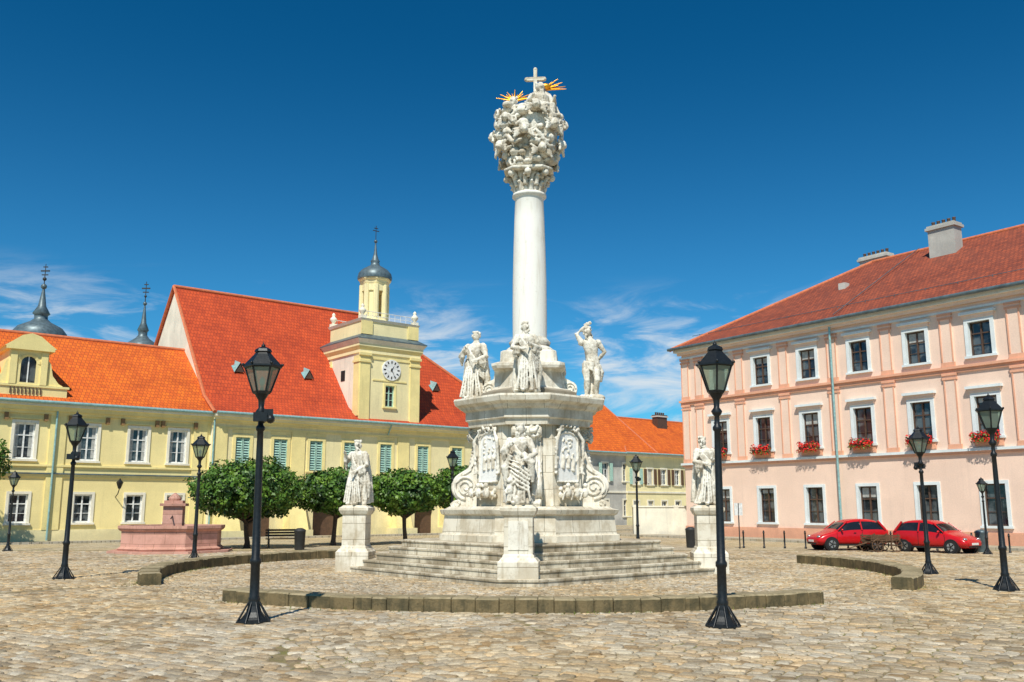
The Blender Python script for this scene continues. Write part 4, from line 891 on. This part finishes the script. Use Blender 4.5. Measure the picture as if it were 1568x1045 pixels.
# ------------------------------------------------------------------ trees
def tree(x,y,r,zc,rh,n,seed):
    R=random.Random(seed)
    e=empty('clipped_maple_tree',(x,y,0)); mb=MB()
    zb=zc-rh
    lean=R.uniform(-.12,.12)
    mb.path([(0,0,-.05),(.02,.02,.3),(lean*.6,0,zb*.6),(lean,0,zb+.1),(lean,0,zc)],[.19,.13,.11,.12,.05],10,'bark')
    for i in range(11):
        an=i*2.4; q=R.uniform(.5,.8); mb.path([(lean,0,zb-.05+.03*i),(lean+q*r*.45*math.cos(an),q*r*.45*math.sin(an),zb+.4),(lean+q*r*math.cos(an),q*r*math.sin(an),zc+R.uniform(-.3,.6)*rh)],[.06,.045,.015],6,'bark')
    mb.obj('trunk_and_limbs',e)
    mb=MB()
    for i in range(n):
        v=Vector((R.gauss(0,1),R.gauss(0,1),R.gauss(0,1))).normalized()
        k=R.random()**.28
        lump=1+.17*noise.noise(v*2.4+Vector((seed,0,0)))+.15*noise.noise(v*6+Vector((seed,3,0)))
        if noise.noise(v*3.8+Vector((0,seed,0)))<-.42 and k>.76: continue
        p=Vector((v.x*r,v.y*r,v.z*rh*(1 if v.z>0 else .85)))*k*lump+Vector((lean,0,zc))
        nn=(v*.8+Vector((R.uniform(-1,1),R.uniform(-1,1),R.uniform(-.5,1.2)))).normalized()
        a=nn.orthogonal().normalized(); a.rotate(Matrix.Rotation(R.uniform(0,6.28),3,nn)); b=nn.cross(a); s=R.uniform(.06,.125)
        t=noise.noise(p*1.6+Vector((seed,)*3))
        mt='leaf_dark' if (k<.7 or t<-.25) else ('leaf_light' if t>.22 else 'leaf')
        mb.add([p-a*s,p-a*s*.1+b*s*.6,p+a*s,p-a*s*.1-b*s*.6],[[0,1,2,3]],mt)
    mb.obj('crown_leaves',e)
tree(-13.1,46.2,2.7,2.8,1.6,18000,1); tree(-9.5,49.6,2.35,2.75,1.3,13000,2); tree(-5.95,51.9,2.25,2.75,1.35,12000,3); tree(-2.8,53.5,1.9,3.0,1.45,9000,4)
tree(-28.5,49.0,1.6,4.4,1.5,5000,5)

# ------------------------------------------------------------------ fountain
fe=empty('stone_fountain',(-15.4,42.4,0),.2); mb=MB()
def og(r,z,n=8): return [(r*math.cos(2*pi*(k+.5)/n),r*math.sin(2*pi*(k+.5)/n),z) for k in range(n)]
mb.loft([og(2.75,0),og(2.75,.12)],'fountain_stone'); 
mb.loft([og(2.3,.12),og(2.35,.2),og(2.2,.3),og(2.2,.95),og(2.3,1.0),og(2.36,1.08),og(2.36,1.2),og(2.0,1.2),og(1.95,.9)],'fountain_stone',cap=False)
mb.add(og(1.97,.95),[list(range(8))],'window_glass'); mb.obj('basin',fe)
mb=MB()
mb.box(-.5,.5,-.5,.5,.3,1.15,'fountain_stone'); mb.box(-.42,.42,-.42,.42,1.15,2.05,'fountain_stone'); mb.box(-.55,.55,-.55,.55,2.05,2.17,'fountain_stone'); mb.box(-.4,.4,-.4,.4,2.17,2.3,'fountain_stone'); mb.lathe(0,0,[(.25,2.3),(.3,2.4),(.15,2.55),(.03,2.65)],10,'fountain_stone')
mb.tube((0,-.42,1.6),(0,-.8,1.5),.03,.03,'iron'); mb.obj('pump_pillar',fe)

# ------------------------------------------------------------------ cars
def car(x,y,rz,s=1.):
    e=empty('red_hatchback_car',(x,y,.02),rz,s); mb=MB()
    st=[(0,.35,.48,.52,.60),(.06,.26,.58,.62,.72),(.35,.22,.74,.78,.80),(.85,.22,.88,.92,.83),(1.02,.22,.94,.97,.84),(1.6,.22,.96,1.42,.84),(2.0,.22,.97,1.52,.85),(2.7,.22,.98,1.54,.85),(3.3,.22,1.0,1.48,.84),(3.66,.24,1.01,1.24,.82),(3.80,.30,.93,.98,.78),(3.86,.40,.70,.74,.70)]
    rings=[]
    for (px_,zb,zbelt,zr,w) in st:
        cab=zr-zbelt>.15; wr=w*(.74 if cab else .82)
        half=[(0,zb),(w*.85,zb),(w,zb+.16),(w*1.01,(zb+zbelt)/2+.06),(w*.97,zbelt),(wr,zr-.03 if cab else zr-.01),(wr*.6,zr+.01),(0,zr+.02)]
        rings.append([(px_,yy,z) for yy,z in half]+[(px_,-yy,z) for yy,z in half[-2:0:-1]])
    k=len(rings[0])
    for i in range(len(rings)-1):
        for j in range(k):
            a=i*k+j;b=i*k+(j+1)%k
            mt='car_paint'
            side=j in (4,9); top=j in (5,6,7,8)
            if side and 4<=i<=8: mt='car_glass'
            if top and i in (4,8): mt='car_glass'
            mb.f.append([a,b,b+k,a+k]); mb.m.append(mt); mb.s.append(True)
    mb.v=[tuple(p) for r in rings for p in r]
    mb.f.append(list(range(k))); mb.m.append('car_paint'); mb.s.append(True); mb.f.append(list(range((len(rings)-1)*k,len(rings)*k))); mb.m.append('car_paint'); mb.s.append(True)
    o=mb.obj('body',e,recalc=True); sd=o.modifiers.new('s','SUBSURF'); sd.levels=2; sd.render_levels=2
    mb=MB()
    for wx_ in (.72,3.12):
        for s_ in (-1,1):
            def disc(r,y0,y1,mt,seg=24):
                mb.loft([[(wx_+r*math.cos(2*pi*i/seg),y0,.30+r*math.sin(2*pi*i/seg)) for i in range(seg)],[(wx_+r*math.cos(2*pi*i/seg),y1,.30+r*math.sin(2*pi*i/seg)) for i in range(seg)]],mt)
            disc(.365,s_*.6,s_*.842,'dark'); disc(.30,s_*.62,s_*.865,'tyre'); disc(.19,s_*.7,s_*.875,'chrome')
            for q in range(5): 
                an=q*2*pi/5; mb.tube((wx_,s_*.88,.3),(wx_+.18*math.cos(an),s_*.88,.3+.18*math.sin(an)),.02,.03,'dark',5)
    mb.obj('wheels',e)
    mb=MB()
    for s_ in (-1,1):
        mb.tube((1.07,s_*.78,.96),(1.65,s_*.645,1.41),.03,.03,'car_paint',6); mb.tube((2.35,s_*.83,.98),(2.35,s_*.64,1.51),.04,.035,'car_paint',6); mb.tube((3.62,s_*.78,1.0),(3.3,s_*.65,1.45),.07,.06,'car_paint',6)
        mb.ell((.16,s_*.56,.66),(.10,.13,.07),'chrome',10); mb.ell((3.78,s_*.64,.86),(.06,.1,.16),'flower_red',8); mb.ell((1.25,s_*.92,1.0),(.06,.09,.06),'car_paint',8)
        mb.box(1.9,2.02,s_*.855-.01,s_*.855+.01,.84,.87,'dark'); mb.box(1.0,1.012,s_*.848-.006,s_*.848+.006,.35,.9,'dark'); mb.box(2.35,2.362,s_*.858-.006,s_*.858+.006,.35,.92,'dark')
        mb.box(1.1,2.75,s_*.84-.02,s_*.84+.02,.22,.30,'dark')
    mb.box(-.02,.03,-.26,.26,.40,.50,'white_frame'); mb.box(3.84,3.88,-.26,.26,.5,.6,'white_frame'); mb.box(.0,.06,-.45,.45,.28,.36,'dark')
    mb.obj('lights_and_trim',e)
car(14.2,44.4,.12,.93); car(20.0,40.4,2.16,.92)
we=empty('wooden_cart',(16.7,42.4,.02),.25,.8); mb=MB()
mb.box(-.9,.9,-.45,.45,.5,.6,'wood')
for s in (-1,1):
    for k in range(3): mb.box(-.95,.95,s*.47-.02,s*.47+.02,.6+.12*k,.69+.12*k,'wood')
    for x in (-.8,0,.8): mb.box(x-.03,x+.03,s*.5-.015,s*.5+.015,.55,1.0,'wood')
    for x in (-.6,.6):
        mb.path([(x+.35*math.cos(i/16*2*pi),s*.58,.36+.35*math.sin(i/16*2*pi)) for i in range(17)],.03,6,'wood')
        for i in range(8): mb.tube((x,s*.58,.36),(x+.34*math.cos(i*pi/4),s*.58,.36+.34*math.sin(i*pi/4)),.018,.018,'wood',5)
for x in (-.6,.6): mb.tube((x,-.6,.36),(x,.6,.36),.04,.04,'iron',6)
mb.tube((-.9,0,.5),(-2.2,.1,.15),.04,.03,'wood',6)
for i in range(14): x=-.8+R.random()*1.2; mb.box(x,x+R.uniform(.2,.5),-.35,.35,.62+.02*i,.64+.02*i,'wood')
mb.obj('cart_frame',we)
def bollard(x,y,h=.85):
    mb=MB(); mb.lathe(0,0,[(.06,0),(.06,.08),(.04,.1),(.04,h-.14),(.055,h-.12),(.055,h-.08),(.03,h-.06),(.05,h-.02),(.01,h+.02)],8,'lamp_black'); mb.obj('bollard',None,(x,y,0))
for i in range(9): bollard(10.6+i*.95,46.9-i*.25)
for i in range(7): bollard(19.8+i*1.05,43.6-i*1.2)
mb=MB(); mb.tube((0,0,0),(0,0,2.2),.03,.03,'iron'); mb.box(-.2,.2,-.02,.02,1.6,2.2,'rail'); mb.obj('signpost',None,(11.2,46,0))
def bin_(x,y,m='iron'):
    mb=MB(); mb.lathe(0,0,[(.22,0),(.24,.05),(.27,.85),(.29,.88),(.26,.95),(.1,1.02)],14,m); mb.tube((-.25,0,.9),(.25,0,.9),.02,.02,m,5); mb.obj('litter_bin',None,(x,y,0))
bin_(21.0,41.8,'copper_grey'); bin_(-10.1,44.5); bin_(9.0,47)
be=empty('park_bench',(-11.4,46.6,0),.35); mb=MB()
for k in range(4): mb.box(-.85,.85,-.22+.12*k,-.13+.12*k,.43,.47,'wood')
for k in range(3): mb.box(-.85,.85,.26+.03*k,.29+.03*k,.56+.13*k,.66+.13*k,'wood')
for x in (-.7,.7): mb.box(x-.03,x+.03,-.2,.24,.0,.43,'iron'); mb.box(x-.03,x+.03,.24,.32,.0,.95,'iron')
mb.obj('seat_and_backrest',be)

# ------------------------------------------------------------------ light, sky, camera
el=math.radians(52); az=Vector((-.2,-1,0)).normalized()
S=Vector((az.x*math.cos(el),az.y*math.cos(el),math.sin(el)))
sd=bpy.data.lights.new('sun','SUN'); sd.energy=5; sd.angle=math.radians(.5); sd.color=(1,.955,.85)
so=bpy.data.objects.new('sun',sd); so.rotation_euler=S.to_track_quat('Z','Y').to_euler(); so.location=(0,-20,60); bpy.context.collection.objects.link(so)
w=bpy.data.worlds.new('World'); bpy.context.scene.world=w; w.use_nodes=True
n=w.node_tree.nodes; l=w.node_tree.links; bg=n['Background']
sk=n.new('ShaderNodeTexSky'); sk.sky_type='NISHITA'; sk.sun_disc=False; sk.sun_elevation=el; sk.sun_rotation=math.radians(191.3); sk.air_density=1.0; sk.dust_density=.3; sk.ozone_density=2.5
tc=n.new('ShaderNodeTexCoord'); sx=n.new('ShaderNodeSeparateXYZ'); G=tc.outputs['Generated']; l.new(G,sx.inputs[0])
deep=ramp(n,l,sx.outputs[2],.05,.52)
c=mixc(n,l,1.,sk.outputs[0],mixc(n,l,deep,(.28,.95,1.28),(.03,.56,.86)),'MULTIPLY')
mp=mapping(n,l,G,(2.4,2.4,10),(0,.16,0))
cl=noi(n,l,mp,2.9,12,.62,.9)
def near(d,r0,r1):
    v=n.new('ShaderNodeVectorMath'); v.operation='DISTANCE'; l.new(G,v.inputs[0]); v.inputs[1].default_value=Vector(d).normalized(); return ramp(n,l,v.outputs['Value'],r0,r1)
bias=mth(n,l,'MULTIPLY_ADD',near((.14,.96,.165),.12,.02),.16,mth(n,l,'MULTIPLY_ADD',near((-.5,.86,.19),.24,.05),.11,mth(n,l,'MULTIPLY',near((-.1,.97,.18),.12,.02),.10)))
cf=ramp(n,l,mth(n,l,'ADD',cl,bias),.53,.80)
m1=ramp(n,l,sx.outputs[2],.25,.17)
c=mixc(n,l,mth(n,l,'MULTIPLY',mth(n,l,'MULTIPLY',cf,m1),.85),c,(8.4,8.9,9.2))
l.new(c,bg.inputs[0]); bg.inputs[1].default_value=.09
cam=bpy.data.cameras.new('camera'); cam.sensor_width=36; cam.lens=36*1400/1568; cam.clip_end=2000
co=bpy.data.objects.new('camera',cam); co.location=(0,0,2.0); co.rotation_euler=(math.radians(90+10.3),0,0); bpy.context.collection.objects.link(co)
sc_=bpy.context.scene; sc_.camera=co
sc_.view_settings.view_transform='Standard'; sc_.view_settings.look='None'; sc_.view_settings.exposure=0
